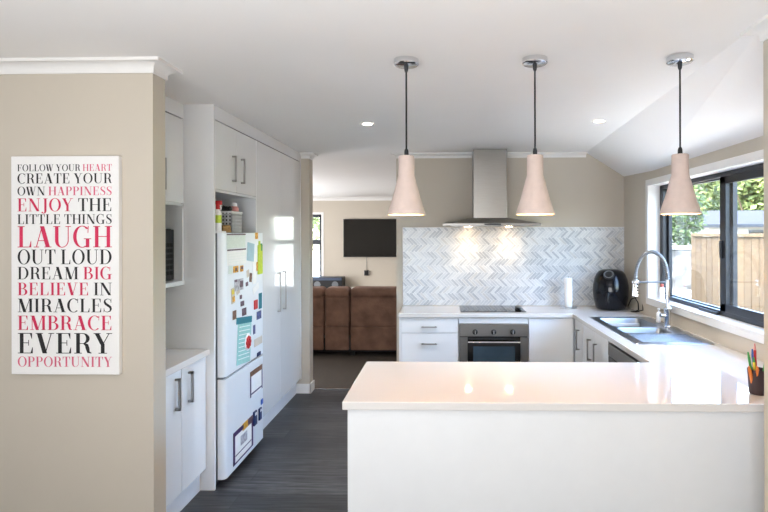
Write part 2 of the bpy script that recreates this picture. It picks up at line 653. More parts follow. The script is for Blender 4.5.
struct('trim_2', merge(cornice((-5.1, 2.45), (-1.353, 2.45), (0, -1), 0, 0.058), cornice((-1.353, 2.45), (-1.353, 2.56), (1, 0), 0.058, 0.058)),
       M['trimwhite'], 'white cornice wrapping the top of the sign wall', 'cornice')
struct('trim_3', merge(cornice((-0.478, YB), (0.30, YB), (0, -1), 0.05, 0, 0.05), cornice((0.62, YB), (XCB, YB), (0, -1), 0, 0, 0.05)),
       M['trimwhite'], 'small white cornice along the top of the back wall', 'cornice')
struct('trim_4', merge(cornice((-1.426, 5.30), (-1.345, 5.30), (0, -1), 0, 0.05, 0.055), cornice((-1.345, 5.30), (-1.345, 5.44), (1, 0), 0.055, 0.0, 0.055)),
       M['trimwhite'], 'white cornice capping the wall nib beside the pantry', 'cornice')
struct('trim_5', merge(cornice((1.253, -4.05), (1.253, 2.12), (-1, 0), 0, 0.058), cornice((1.253, 2.12), (1.36, 2.12), (0, 1), 0.058, 0)),
       M['trimwhite'], 'white cornice on the wall end at the top right', 'cornice')
struct('trim_6', cornice((-5.1, Y_LIV), (1.8, Y_LIV), (0, -1), 0, 0, 0.08), M['trimwhite'], 'white cornice on the far living room wall', 'cornice')


# skirtings
def skirt(a, b, h=0.09):
    return bx((a[0], a[1], 0), (b[0], b[1], h), 0.004)


sk = MB()
sk.box((-1.50, 5.285, 0), (-1.33, 5.30, 0.095), 0.003).box((-1.345, 5.285, 0), (-1.328, 5.44, 0.095), 0.003)
struct('baseboard_nib', sk, M['trimwhite'], 'white skirting at the foot of the nib', 'skirting')
struct('baseboard_left', MB().box((-5.1, 2.436, 0), (-1.339, 2.45, 0.095), 0.003).box((-1.353, 2.436, 0), (-1.339, 2.56, 0.095), 0.003), M['trimwhite'],
       'white skirting at the foot of the sign wall', 'skirting')
struct('baseboard_far', skirt((-5.1, Y_LIV - 0.015), (1.79, Y_LIV), 0.1), M['trimwhite'], 'white skirting below the television wall', 'skirting')

# ------------------------------------------------------------------ kitchen window
wt = MB()
TW = 0.042
wt.box((XW - 0.012, WY0 - TW, WZ1), (XW, WY1 + TW, WZ1 + TW), 0.003).box((XW - 0.012, WY0 - TW, WZ0 - TW), (XW, WY1 + TW, WZ0), 0.003)
wt.box((XW - 0.012, WY1, WZ0), (XW, WY1 + TW, WZ1), 0.003).box((XW - 0.012, WY0 - TW, WZ0), (XW, WY0, WZ1), 0.003)
# reveal lining
wt.box((XW - 0.012, WY1 - 0.012, WZ0), (XW + 0.155, WY1, WZ1)).box((XW - 0.012, WY0, WZ0), (XW + 0.155, WY0 + 0.012, WZ1))
wt.box((XW - 0.012, WY0, WZ1 - 0.012), (XW + 0.155, WY1, WZ1)).box((XW - 0.014, WY0, WZ0), (XW + 0.155, WY1, WZ0 + 0.018), 0.003)
struct('trim_7', wt, M['trimwhite'], 'white architrave, reveal and sill of the kitchen window', 'window trim')

XF = 1.888
win = tag(thing('window_1', (XF, 3.67, WZ0), None, None), 'black aluminium sliding window beside the sink', 'window', None, 'structure')
fz0, fz1 = WZ0 + 0.018, WZ1 - 0.012
fr = MB()
fr.box((XF, WY0 + 0.012, fz0), (XF + 0.075, WY1 - 0.012, fz0 + 0.032), 0.002).box((XF, WY0 + 0.012, fz1 - 0.032), (XF + 0.075, WY1 - 0.012, fz1), 0.002)
fr.box((XF, WY1 - 0.075, fz0), (XF + 0.075, WY1 - 0.012, fz1), 0.002).box((XF, WY0 + 0.012, fz0), (XF + 0.075, WY0 + 0.05, fz1), 0.002)
fr.build('window_frame', M['darkmetal'], win)


def sash(x, y0, y1, z0, z1, wl, wr_, wt_, wb, name):
    m = MB()
    m.box((x, y0, z0), (x + 0.03, y1, z0 + wb), 0.002).box((x, y0, z1 - wt_), (x + 0.03, y1, z1), 0.002)
    m.box((x, y0, z0), (x + 0.03, y0 + wl, z1), 0.002).box((x, y1 - wr_, z0), (x + 0.03, y1, z1), 0.002)
    s = m.build('sash', M['darkmetal'], win)
    bx((x + 0.012, y0 + wl, z0 + wb), (x + 0.017, y1 - wr_, z1 - wt_)).build('pane', M['glass'], s)
    return s


sash(XF + 0.038, 3.60, WY1 - 0.075, fz0 + 0.02, fz1 - 0.02, 0.055, 0.03, 0.02, 0.02, 'far')
sash(XF + 0.002, WY0 + 0.04, 3.70, fz0 + 0.028, fz1 - 0.005, 0.05, 0.075, 0.075, 0.055, 'near')
bx((XF - 0.012, 3.66, 1.42), (XF + 0.002, 3.685, 1.54), 0.003).build('latch', M['darkmetal'], win)
bx((XF - 0.02, 3.70, fz0), (XF + 0.01, 3.96, fz0 + 0.02), 0.002).build('sill_stop', M['darkmetal'], win)

# living room windows
def tall_window(n, tn, x0, x1, lab):
    w = tag(thing('window_%d' % n, ((x0 + x1) / 2, Y_LIV, LZ0), None, None), lab, 'window', None, 'structure')
    f = MB()
    f.box((x0, Y_LIV + 0.04, LZ0), (x0 + 0.05, Y_LIV + 0.1, LZ1)).box((x1 - 0.05, Y_LIV + 0.04, LZ0), (x1, Y_LIV + 0.1, LZ1))
    f.box((x0, Y_LIV + 0.04, LZ0), (x1, Y_LIV + 0.1, LZ0 + 0.05)).box((x0, Y_LIV + 0.04, LZ1 - 0.06), (x1, Y_LIV + 0.1, LZ1))
    f.box((x0, Y_LIV + 0.03, 1.36), (x1, Y_LIV + 0.1, 1.46))
    f.build('window_frame', M['darkmetal'], w)
    bx((x0 + 0.05, Y_LIV + 0.066, LZ0 + 0.05), (x1 - 0.05, Y_LIV + 0.072, 1.36)).build('pane', M['glass'], w)
    bx((x0 + 0.05, Y_LIV + 0.066, 1.46), (x1 - 0.05, Y_LIV + 0.072, LZ1 - 0.06)).build('pane', M['glass'], w)
    r = MB()
    r.box((x1, Y_LIV - 0.012, LZ0 - 0.05), (x1 + 0.05, Y_LIV, LZ1 + 0.05)).box((x0 - 0.05, Y_LIV - 0.012, LZ0 - 0.05), (x0, Y_LIV, LZ1 + 0.05))
    r.box((x0, Y_LIV - 0.012, LZ1), (x1, Y_LIV, LZ1 + 0.05)).box((x0, Y_LIV - 0.012, LZ0 - 0.05), (x1, Y_LIV, LZ0))
    struct('trim_%d' % tn, r, M['trimwhite'], 'white architrave of the ' + lab, 'window trim')


tall_window(2, 8, LX0, LX1, 'tall black framed living room window left of the television')
tall_window(3, 9, RX0, RX1, 'tall black framed living room window right of the television')

# ------------------------------------------------------------------ herringbone splashback
TX0, TX1, TZ0, TZ1 = -0.415, XW, ZC + 0.001, 1.655
TL, TWD = 0.098, 0.0245


def clip(poly, x0, x1, z0, z1):
    for ax, lim, sgn in ((0, x0, 1), (0, x1, -1), (1, z0, 1), (1, z1, -1)):
        out = []
        for i in range(len(poly)):
            p, q = poly[i - 1], poly[i]
            pi, qi = (p[ax] - lim) * sgn >= 0, (q[ax] - lim) * sgn >= 0
            if pi != qi:
                t = (lim - p[ax]) / (q[ax] - p[ax])
                out.append((p[0] + t * (q[0] - p[0]), p[1] + t * (q[1] - p[1])))
            if qi:
                out.append(q)
        poly = out
        if len(poly) < 3:
            return None
    return poly


tb = MB()
tb.box((TX0, YB - 0.007, TZ0), (TX1 - 0.001, YB - 0.001, TZ1), 0, mi=0)
g = 0.0016
K = 4
c45 = math.cos(PI / 4)
mid = ((TX0 + TX1) / 2, (TZ0 + TZ1) / 2)
rt = random.Random(3)
done = set()
N = 60
for iy in range(-N, N):
    for ix in range(-N, N):
        dd = (ix - iy) % (2 * K)
        if dd == 0:
            u0, v0, u1, v1 = ix, iy, ix + K, iy + 1
        elif dd == 2 * K - 1:
            u0, v0, u1, v1 = ix, iy, ix + 1, iy + K
        else:
            continue
        q = []
        for (u, v) in ((u0 * TWD + g, v0 * TWD + g), (u1 * TWD - g, v0 * TWD + g), (u1 * TWD - g, v1 * TWD - g), (u0 * TWD + g, v1 * TWD - g)):
            q.append((mid[0] + (u + v) * c45, mid[1] + (v - u) * c45))
        q = clip(q, TX0 + 0.004, TX1 - 0.002, TZ0 + 0.002, TZ1 - 0.004)
        if q is None:
            continue
        r = rt.random()
        mi = 1 if r < 0.24 else 2 if r < 0.62 else 3 if r < 0.88 else 4
        tb.prism([(p[0], YB - 0.007, p[1]) for p in q], (0, -0.003, 0), mi)
tag(tb.build('tile_splashback', [M['grout'], M['tile1'], M['tile2'], M['tile3'], M['tile4']], None, (0.69, YB, TZ0)),
    'white and grey marble herringbone tile splashback on the back wall', 'splashback')

# ------------------------------------------------------------------ worktops
XIN, YCF, YPF, YPB, XPL = 1.155, 4.815, 2.284, 3.010, -0.440


def slab(name, xs, ys, cells, z0, z1, m, label):
    bm = bmesh.new()
    V = {}
    for (i, j) in cells:
        f = []
        for (a, b) in ((i, j), (i + 1, j), (i + 1, j + 1), (i, j + 1)):
            if (a, b) not in V:
                V[(a, b)] = bm.verts.new((xs[a], ys[b], z1))
            f.append(V[(a, b)])
        bm.faces.new(f)
    r = bmesh.ops.extrude_face_region(bm, geom=bm.faces[:])
    bmesh.ops.translate(bm, vec=(0, 0, z0 - z1), verts=[v for v in r['geom'] if isinstance(v, bmesh.types.BMVert)])
    bmesh.ops.recalc_face_normals(bm, faces=bm.faces)
    es = [e for e in bm.edges if len(e.link_faces) == 2 and e.calc_face_angle(0) > 0.5]
    bmesh.ops.bevel(bm, geom=es, offset=0.004, segments=2, profile=0.5, affect='EDGES')
    mb = MB()
    mb._add(bm)
    return tag(mb.build(name, m, None, (xs[0], ys[0], z1)), label, 'worktop')


SX0, SX1, SY0, SY1 = 1.262, 1.742, 3.515, 4.60        # sink cut-out
xs = [XPL, -0.412, XIN, SX0, SX1, XW - 0.002]
ys = [YPF, YPB, SY0, SY1, YCF, YB - 0.012]
cells = [(i, 0) for i in range(5)] + [(i, 4) for i in range(1, 5)] + [(i, j) for j in (1, 2, 3) for i in (2, 3, 4) if not (j == 2 and i == 3)]
slab('worktop', xs, ys, cells, ZC - 0.036, ZC, M['counter'], 'white stone worktop running round the sink and over the peninsula')
slab('worktop', [-2.09, -1.452], [2.565, 3.272], [(0, 0)], ZC - 0.026, ZC + 0.012, M['counter'], 'short white worktop under the microwave niche')


# ------------------------------------------------------------------ cabinets
def bar_handle_y(mb, x0, x1, y, z, out=0.03, r=0.0055):
    mb.box((x0, y - out, z - r), (x1, y - out + 2 * r, z + r), 0.001, 1)
    mb.box((x0 + 0.008, y - out, z - r), (x0 + 0.008 + 2 * r, y, z + r)).box((x1 - 0.008 - 2 * r, y - out, z - r), (x1 - 0.008, y, z + r))
    return mb


# drawer unit on the back run
YF = 4.84
t = thing('drawer_cabinet', (-0.14, 5.1, 0), 'white drawer cabinet left of the oven', 'cabinet')
b = MB()
b.box((-0.41, YF, 0.0), (-0.392, YB - 0.02, 0.833)).box((-0.392, YF + 0.02, 0.13), (0.13, YB - 0.02, 0.833)).box((-0.392, YF + 0.06, 0), (0.13, YF + 0.08, 0.13))
b.build('body', M['cabmatt'], t)
for z0, z1 in ((0.692, 0.826), (0.405, 0.688), (0.135, 0.401)):
    d = bx((-0.389, YF, z0), (0.129, YF + 0.019, z1), 0.0015).build('drawer', M['cab'], t)
    tag(bar_handle_y(MB(), -0.205, -0.065, YF, (z0 + z1) / 2 - 0.012 if z1 > 0.8 else z1 - 0.095).build('handle', M['nickel'], d), 'satin metal bar handle')

# oven in its housing
t = thing('oven_cabinet', (0.45, 5.1, 0), 'white cabinet frame that houses the oven', 'cabinet')
b = MB()
b.box((0.133, YF + 0.02, 0.0), (0.139, YB - 0.02, 0.833)).box((0.757, YF + 0.02, 0.0), (0.763, YB - 0.02, 0.833))
b.box((0.139, YF + 0.02, 0.05), (0.757, YB - 0.02, 0.172))
b.build('body', M['cabmatt'], t)
bx((0.135, YF, 0.777), (0.761, YF + 0.018, 0.826), 0.001).build('filler_strip', M['cab'], t)
bx((0.135, YF, 0.135), (0.761, YF + 0.018, 0.172), 0.001).build('filler_strip', M['cab'], t)
o_ = thing('oven', (0.45, 5.0, 0.175), 'stainless steel built-in oven below the cooktop', 'oven')
bx((0.142, YF + 0.012, 0.177), (0.756, YB - 0.1, 0.772)).build('body', M['black'], o_)
bx((0.139, YF - 0.012, 0.662), (0.759, YF + 0.012, 0.772), 0.002).build('control_panel', M['steelh'], o_)
dr = MB()
dr.box((0.139, YF - 0.012, 0.18), (0.212, YF + 0.012, 0.652), 0.002).box((0.690, YF - 0.012, 0.18), (0.759, YF + 0.012, 0.652), 0.002)
dr.box((0.2, YF - 0.012, 0.18), (0.70, YF + 0.012, 0.25), 0.002)
door = dr.build('door', M['steelh'], o_)
tag(bx((0.213, YF - 0.008, 0.25), (0.689, YF + 0.008, 0.652), 0.001).build('glass', M['blackglass'], door), 'black glass oven door panel')
tag(bx((0.262, YF - 0.0095, 0.285), (0.640, YF - 0.0075, 0.572)).build('window', mat('oven_window', (58, 74, 84), 0.08, var=0.15, scale=5), door), 'blue grey oven window')
h = MB()
h.tube([(0.215, YF - 0.045, 0.615), (0.687, YF - 0.045, 0.615)], 0.009, 12)
h.box((0.225, YF - 0.045, 0.608), (0.238, YF - 0.008, 0.622)).box((0.664, YF - 0.045, 0.608), (0.677, YF - 0.008, 0.622))
tag(h.build('handle', M['chrome'], door), 'polished metal oven handle')
rotx = Matrix.Rotation(PI / 2, 4, 'X')
for kx in (0.280, 0.447, 0.619):
    k = MB().lathe([(0.024, 0.0), (0.024, 0.004), (0.018, 0.006), (0.017, 0.024), (0.012, 0.027)], (kx, YF - 0.012, 0.702), 24, m=rotx).build('knob', M['black'], o_)
    tag(bx((kx - 0.0035, YF - 0.0405, 0.685), (kx + 0.0035, YF - 0.034, 0.719), 0.001).build('grip', M['chrome'], k), 'bright knob grip')

# blind corner cabinet
t = thing('corner_cabinet', (0.96, 5.1, 0), 'white corner cabinet with a plain front right of the oven', 'cabinet')
b = MB()
b.box((0.765, YF + 0.02, 0.13), (1.79, YB - 0.02, 0.833)).box((0.765, YF + 0.06, 0), (1.25, YF + 0.08, 0.13)).box((1.225, 4.545, 0.13), (1.79, YF + 0.02, 0.833))
b.build('body', M['cabmatt'], t)
bx((0.766, YF, 0.135), (1.168, YF + 0.019, 0.826), 0.0015).build('front_panel', M['cab'], t)
XR = 1.176
d = bx((XR, 4.548, 0.135), (XR + 0.019, 4.832, 0.826), 0.0015).build('door', M['cab'], t)
tag(D_handle_x(MB(), XR, 4.668, 0.577, 0.755, sign=-1).build('handle', M['nickel'], d), 'dark satin bow handle')

# sink cabinet
t = thing('sink_cabinet', (1.5, 4.2, 0), 'white double door cabinet under the sink', 'cabinet')
b = MB()
b.box((XR + 0.02, 3.845, 0.13), (1.79, 3.863, 0.833)).box((XR + 0.02, 4.525, 0.13), (1.79, 4.543, 0.833)).box((XR + 0.02, 3.845, 0.13), (1.79, 4.543, 0.15))
b.box((1.77, 3.845, 0.13), (1.79, 4.543, 0.6)).box((XR + 0.06, 3.845, 0), (XR + 0.08, 4.543, 0.13))
b.build('body', M['cabmatt'], t)
for y0, y1, hy in ((4.236, 4.542, 4.31), (3.848, 4.232, 4.14)):
    d = bx((XR, y0, 0.135), (XR + 0.019, y1, 0.826), 0.0015).build('door', M['cab'], t)
    tag(D_handle_x(MB(), XR, hy, 0.573, 0.742, sign=-1).build('handle', M['nickel'], d), 'dark satin bow handle')

# dishwasher
t = thing('dishwasher', (1.5, 3.52, 0), 'steel fronted dishwasher under the worktop beside the sink cabinet', 'dishwasher')
bx((XR + 0.025, 3.225, 0.02), (1.78, 3.84, 0.60)).build('body', M['black'], t)
bx((XR - 0.004, 3.228, 0.12), (XR + 0.022, 3.838, 0.715), 0.003).build('door', M['blackgloss'], t)
tag(bx((XR - 0.006, 3.228, 0.72), (XR + 0.022, 3.838, 0.808), 0.004).build('control_panel', M['steelh'], t), 'brushed steel control strip')

# peninsula
t = thing('peninsula_cabinet', (0.68, 2.65, 0), 'white panelled peninsula cabinet under the long worktop', 'cabinet')
b = MB()
b.box((-0.40, 2.33, 0.1), (1.155, 2.955, 0.833)).box((-0.40, 2.36, 0), (1.155, 2.90, 0.1)).box((1.155, 2.33, 0), (1.78, 3.2, 0.60))
b.build('body', M['cabmatt'], t)
bx((-0.42, 2.306, 0.0), (1.788, 2.33, 0.8335), 0.001).build('back_panel', M['cabmatt'], t)
bx((-0.42, 2.33, 0.0), (-0.402, 2.99, 0.8335), 0.001).build('side_panel', M['cabmatt'], t)
for y in range(2):
    d = bx((-0.39 + y * 0.775, 2.958, 0.105), (0.38 + y * 0.775, 2.976, 0.826), 0.0015).build('door', M['cab'], t)

# ------------------------------------------------------------------ left run
YP = 3.278
XB = -1.477
t = thing('base_cabinet', (-1.78, 2.85, 0), 'white two door base cabinet left of the fridge panel', 'cabinet')
b = MB()
b.box((-2.09, 2.565, 0.135), (XB - 0.02, 3.274, 0.843)).box((-2.09, 2.565, 0), (-1.517, 3.274, 0.135))
b.build('body', M['cabmatt'], t)
for y0, y1, hy in ((2.57, 2.965, 2.895), (2.969, 3.272, 3.045)):
    d = bx((XB - 0.019, y0, 0.14), (XB, y1, 0.838), 0.0015).build('door', M['cab'], t)
    tag(D_handle_x(MB(), XB, hy, 0.622, 0.80, out=0.03, r=0.007).build('handle', M['nickel'], d), 'satin metal bow handle')

# upper cabinet with microwave niche
XU = -1.615
t = thing('wall_cabinet', (-1.85, 2.85, 1.28), 'white wall cabinet above the open microwave niche', 'cabinet')
b = MB()
b.box((-2.09, 2.565, 1.78), (XU - 0.02, 3.274, 2.305)).box((-2.09, 2.565, 1.28), (XU - 0.001, 2.583, 1.78)).box((-2.09, 3.256, 1.28), (XU - 0.001, 3.274, 1.78))
b.box((-2.09, 2.583, 1.30), (-2.07, 3.256, 1.78)).box((XU - 0.02, 2.565, 1.765), (XU - 0.001, 3.274, 1.78))
b.build('body', M['cabmatt'], t)
bx((-2.09, 2.565, 1.28), (XU + 0.004, 3.274, 1.305), 0.001).build('shelf', M['cabmatt'], t)
bx((-2.09, 2.565, 2.31), (XU, 3.274, CEIL - 0.001)).build('fascia', M['cab'], t)
for y0, y1, hy in ((2.57, 2.922, 2.83), (2.926, 3.272, 3.01)):
    d = bx((XU - 0.019, y0, 1.785), (XU, y1, 2.302), 0.0015).build('door', M['cab'], t)
    tag(D_handle_x(MB(), XU, hy, 1.848, 2.03, out=0.03, r=0.006).build('handle', M['nickel'], d), 'satin metal bow handle')
mw = thing('microwave', (-1.88, 2.95, 1.305), 'black microwave oven in the wall cabinet niche', 'microwave')
bx((-2.05, 2.68, 1.307), (-1.68, 3.25, 1.625), 0.004).build('body', M['black'], mw)
bx((-1.68, 2.68, 1.312), (-1.664, 3.115, 1.621), 0.003).build('door', M['blackglass'], mw)
cp = bx((-1.68, 3.12, 1.312), (-1.664, 3.25, 1.621), 0.003).build('control_panel', M['black'], mw)
for r_i in range(6):
    for c_i in range(3):
        bx((-1.665, 3.142 + c_i * 0.032, 1.345 + r_i * 0.034), (-1.661, 3.166 + c_i * 0.032, 1.368 + r_i * 0.034), 0.001).build('button', M['rubber'], cp)

# fridge surround and overhead cabinet
XP = -1.426
t = thing('fridge_cabinet', (-1.75, 3.64, 0), 'white tall cabinet surround over the fridge with two overhead doors', 'cabinet')
bx((-2.09, YP, 0), (XP, YP + 0.018, CEIL - 0.001)).build('side_panel', M['cab'], t)
b = MB()
b.box((-2.09, YP + 0.018, 1.86), (XP - 0.02, 4.012, 2.305)).box((-2.09, YP + 0.018, 0.1), (-2.075, 4.012, 1.86)).box((XP - 0.02, YP + 0.018, 1.858), (XP, 4.012, 1.872))
b.build('body', M['cabmatt'], t)
bx((-2.09, YP + 0.018, 2.31), (XP, 4.013, CEIL - 0.001)).build('fascia', M['cab'], t)
for y0, y1, hy in ((YP + 0.02, 3.640, 3.565), (3.643, 4.011, 3.72)):
    d = bx((XP - 0.019, y0, 1.876), (XP, y1, 2.303), 0.0012).build('door', M['cab'], t)
    tag(D_handle_x(MB(), XP, hy, 1.945, 2.12, out=0.03, r=0.006).build('handle', M['nickel'], d), 'satin metal bow handle')

t = thing('pantry_cabinet', (-1.75, 4.65, 0), 'white tall two door pantry right of the fridge', 'cabinet')
b = MB()
b.box((-2.09, 4.014, 0.145), (XP - 0.02, 5.298, 2.305)).box((-2.09, 4.014, 0), (-1.475, 5.283, 0.145)).box((XP - 0.02, 4.014, 0.145), (XP, 4.03, 2.305))
b.box((XP - 0.02, 5.262, 0.145), (XP, 5.298, CEIL - 0.001))
b.build('body', M['cabmatt'], t)
bx((-2.09, 4.014, 2.31), (XP, 5.26, CEIL - 0.001)).build('fascia', M['cab'], t)
for y0, y1, hy in ((4.032, 4.606, 4.535), (4.609, 5.26, 4.688)):
    d = bx((XP - 0.019, y0, 0.15), (XP, y1, 2.303), 0.0012).build('door', M['cab'], t)
    tag(D_handle_x(MB(), XP, hy, 0.926, 1.262, out=0.032, r=0.005).build('handle', M['nickel'], d), 'slim satin metal bow handle')

# ------------------------------------------------------------------ fridge
XFR = -1.372
t = thing('fridge', (-1.72, 3.66, 0), 'white two door fridge freezer covered in papers and magnets', 'fridge')
FY0, FY1 = 3.312, 4.03
bx((-2.05, FY0 + 0.012, 0.03), (-1.428, 3.998, 1.598), 0.008).build('body', M['greyplastic'], t)


def fridge_door(z0, z1):
    """door with softly rounded upright edges and a slightly bowed front"""
    fine = [(-1.422, FY0), (-1.422, FY1)]
    for k in range(7):
        a = PI / 2 * k / 6
        fine.append((XFR - 0.03 + 0.03 * math.sin(a), FY1 - 0.03 + 0.03 * math.cos(a)))
    for k in range(7):
        a = PI / 2 * k / 6
        fine.append((XFR - 0.03 + 0.03 * math.cos(a), FY0 + 0.03 - 0.03 * math.sin(a)))
    m = MB()
    m.prism([(x, y, z0) for x, y in fine], (0, 0, z1 - z0))
    return m


d = fridge_door(0.05, 0.676).build('door', M['fridge'], t)
tag(bx((-1.42, FY0 + 0.012, 0.676), (-1.392, FY1 - 0.03, 0.692)).build('handle_recess', M['greyplastic'], d), 'grey grip groove between the doors')
fridge_door(0.692, 1.60).build('door', M['fridge'], t)
bx((-1.455, FY0 + 0.02, 0.0), (-1.44, 3.99, 0.045)).build('toe_grille', M['black'], t)
bx((-1.46, FY0 + 0.03, 1.598), (-1.40, FY0 + 0.09, 1.612), 0.003).build('hinge_cover', M['whiteplastic'], t)


# papers and magnets: pixel rectangles measured on the door, placed on the door's plane
def on_x(u, v, X):
    d_ = _right * ((u - CX) / F_PX) + _down * ((v - CY) / F_PX) + _fwd
    k = X / d_.x
    return (d_ * k).y, EYE + (d_ * k).z


def note(name, label, cat, u0, u1, v0, v1, m, thick=0.0025, head=None, tilt=0.0, parts=()):
    """u0/u1 near and far edge, v0/v1 top and bottom at the middle"""
    um = (u0 + u1) / 2
    y0, y1 = on_x(u0, v0, XFR)[0], on_x(u1, v0, XFR)[0]
    z1, z0 = on_x(um, v0, XFR)[1], on_x(um, v1, XFR)[1]
    cy, cz = (y0 + y1) / 2, (z0 + z1) / 2
    o = bx((XFR + 0.0006, y0, z0), (XFR + 0.0006 + thick, y1, z1), 0.0006).build(name, m, None, (XFR, cy, cz))
    o.rotation_euler.x = tilt
    tag(o, label, cat, 'papers and magnets on the fridge')
    for (pn, a0, a1, b0, b1, pm, pl) in parts:     # fractions of the sheet: a along its width, b downwards
        q = bx((XFR + thick * 0.5, y0 + (y1 - y0) * a0, z1 - (z1 - z0) * b1), (XFR + 0.0006 + thick + 0.001, y0 + (y1 - y0) * a1, z1 - (z1 - z0) * b0)).build(pn, pm, o)
        if pl: tag(q, pl)
    return o


grid = []
for k in range(1, 5):
    grid.append(('ruled_line', 0.04, 0.96, 0.12 + k * 0.17, 0.135 + k * 0.17, M['palegreen'], None))
note('planner_sheet', 'pale planner sheet with a dark top bar at the top of the fridge', 'paper', 226.5, 245, 233.8, 248, M['palegreen'],
     parts=[('top_bar', 0, 1, 0, 0.09, M['photo_dark'], 'dark bar')] + grid)
note('planner_sheet', 'white planner sheet with a dark top bar, second from the top of the fridge', 'paper', 226.8, 245.5, 249, 264.5, M['paper'],
     parts=[('top_bar', 0, 1, 0, 0.09, M['photo_dark'], 'dark bar')] + grid)
note('card', 'pale blue card beside the planner sheets on the fridge', 'paper', 247, 253.5, 243, 261, M['paleblue'], 0.004, tilt=-0.12)
note('plant_magnet', 'lime green plant shaped magnet at the far edge of the fridge', 'magnet', 257.5, 262, 245, 274, M['lime'], 0.005,
     parts=[('stalk', 0.15, 0.45, -0.14, 0.2, M['lime'], None), ('stalk', 0.6, 0.9, -0.05, 0.2, M['green'], 'darker green stalk')])
note('photo_magnet', 'orange and black photo magnet at the top far corner of the fridge', 'magnet', 255, 257.6, 232.6, 239, M['photo_orange'])
note('photo_magnet', 'orange photo magnet with dark middle below the planner sheets', 'magnet', 233, 238, 266, 272.5, M['photo_orange'],
     parts=[('picture', 0.3, 0.75, 0.25, 0.8, M['photo_brown'], 'dark picture')])
note('photo_magnet', 'small dark and yellow photo magnet right of the orange one', 'magnet', 240, 243, 265.5, 271.5, M['photo_orange'],
     parts=[('picture', 0.15, 0.85, 0.15, 0.6, M['photo_dark'], 'dark picture')])
note('photo_print', 'grey photo print with a dark figure in the middle of the fridge', 'paper', 234, 243, 279, 290.5, M['photo_grey'],
     parts=[('picture', 0.6, 0.95, 0.2, 0.75, M['photo_dark'], 'dark figure'), ('picture', 0.05, 0.3, 0.0, 0.2, M['photo_dark'], 'dark figure')])
note('paper_slip', 'white paper slip beside the lime plant magnet', 'paper', 252.5, 256, 254, 284, M['paper'])
note('photo_strip', 'cream strip with yellow pictures below the grey photo', 'paper', 231, 234.5, 288, 303.5, M['beigecard'], tilt=0.1,
     parts=[('picture', 0.15, 0.8, 0.1, 0.4, M['yellow'], 'yellow picture'), ('picture', 0.25, 0.9, 0.55, 0.9, M['photo_orange'], 'orange picture')])
for (u0_, u1_, v0_, v1_, m_, tl_, lb_) in ((246.5, 248.8, 270, 277, 'beigecard', 0.2, 'small cream paper scrap under the pale blue card'), (249.3, 251.6, 273, 282, 'photo_brown', -0.15, 'small brown picture under the pale blue card'),
                                   (255.6, 257.8, 262, 271, 'photo_orange', 0.1, 'small orange picture left of the lime plant magnet'), (245.6, 247.8, 282, 286, 'photo_dark', 0.1, 'tiny dark picture right of the grey photo'),
                                   (252.5, 258.5, 285, 291.5, 'paper', 0.3, 'crumpled white paper below the lime plant magnet'), (228.4, 232, 266, 274, 'palegreen', -0.1, 'pale paper scrap left of the orange photo magnet'),
                                   (236.3, 239.4, 290, 294, 'beigecard', 0.3, 'cream paper scrap under the grey photo')):
    note('paper_scrap', lb_, 'paper', u0_, u1_, v0_, v1_, M[m_], tilt=tl_)
note('photo_magnet', 'brown photo magnet below the yellow strip', 'magnet', 232.5, 236, 310.5, 319.5, M['photo_brown'])
note('photo_magnet', 'dark photo magnet, topmost of three in a line above the teal notice', 'magnet', 239.6, 241.6, 295, 299, M['photo_dark'])
note('photo_magnet', 'dark photo magnet, middle of three in a line above the teal notice', 'magnet', 240.4, 243.8, 301, 306, M['photo_dark'])
note('photo_magnet', 'dark photo magnet, lowest of three in a line above the teal notice', 'magnet', 241.8, 246, 308, 315.5, M['photo_dark'])
note('magnet', 'red magnet at the far edge of the upper fridge door', 'magnet', 253.7, 257, 300, 309, M['red'], 0.006)
note('bookmark_magnet', 'narrow teal strip at the far edge of the upper fridge door', 'magnet', 258.5, 261.5, 293, 308.5, M['teal'], 0.004)
note('photo_magnet', 'dark blue photo magnet below the teal strip', 'magnet', 256.5, 261, 311, 319, M['photo_blue'])
n_ = note('notice', 'tilted notice with a teal heading and aqua text area', 'paper', 237.0, 250.5, 317, 363, M['aqua'], tilt=-0.10,
          parts=[('heading', -0.12, 1.02, 0.0, 0.14, M['teal'], 'teal heading')] + [('text_line', 0.1, 0.9, 0.2 + k * 0.085, 0.215 + k * 0.085, M['paper'], None) for k in range(9)])
note('magnet', 'small blue strip magnet right of the teal notice', 'magnet', 253, 255, 325, 334, M['photo_blue'])
note('card', 'beige card low on the upper fridge door', 'paper', 254, 262, 337.5, 345, M['beigecard'])
note('magnet', 'round navy magnet just above the gap between the doors', 'magnet', 256.8, 260, 352, 355.6, M['navy'], 0.006)
note('chart', 'framed chart with a dark border on the freezer door, the upper one', 'paper', 249.8, 262, 368, 393, M['paper'],
     parts=[('border', 0, 1, 0, 0.2, M['photo_brown'], 'brown picture border'), ('border', 0, 0.07, 0.2, 1, M['purple'], 'purple border'), ('border', 0.93, 1, 0.2, 1, M['purple'], 'purple border'),
            ('border', 0, 1, 0.86, 0.92, M['purple'], 'purple border')])
note('chart', 'large purple framed chart low on the freezer door', 'paper', 232.8, 252.6, 424.5, 456, M['paper'],
     parts=[('border', 0, 0.5, 0, 0.14, M['purple'], 'purple border'), ('border', 0.45, 0.72, -0.02, 0.2, M['photo_orange'], 'orange picture border'), ('border', 0.72, 1, -0.02, 0.2, M['photo_dark'], 'dark picture border'), ('border', 0, 0.08, 0.1, 1, M['purple'], 'purple border'),
            ('border', 0.92, 1, 0.1, 1, M['purple'], 'purple border'), ('border', 0, 1, 0.95, 1, M['purple'], 'purple border'),
            ('drawing', 0.35, 0.68, 0.3, 0.6, M['photo_grey'], 'grey drawing'), ('text_line', 0.1, 0.9, 0.74, 0.77, M['purple'], 'purple line')])
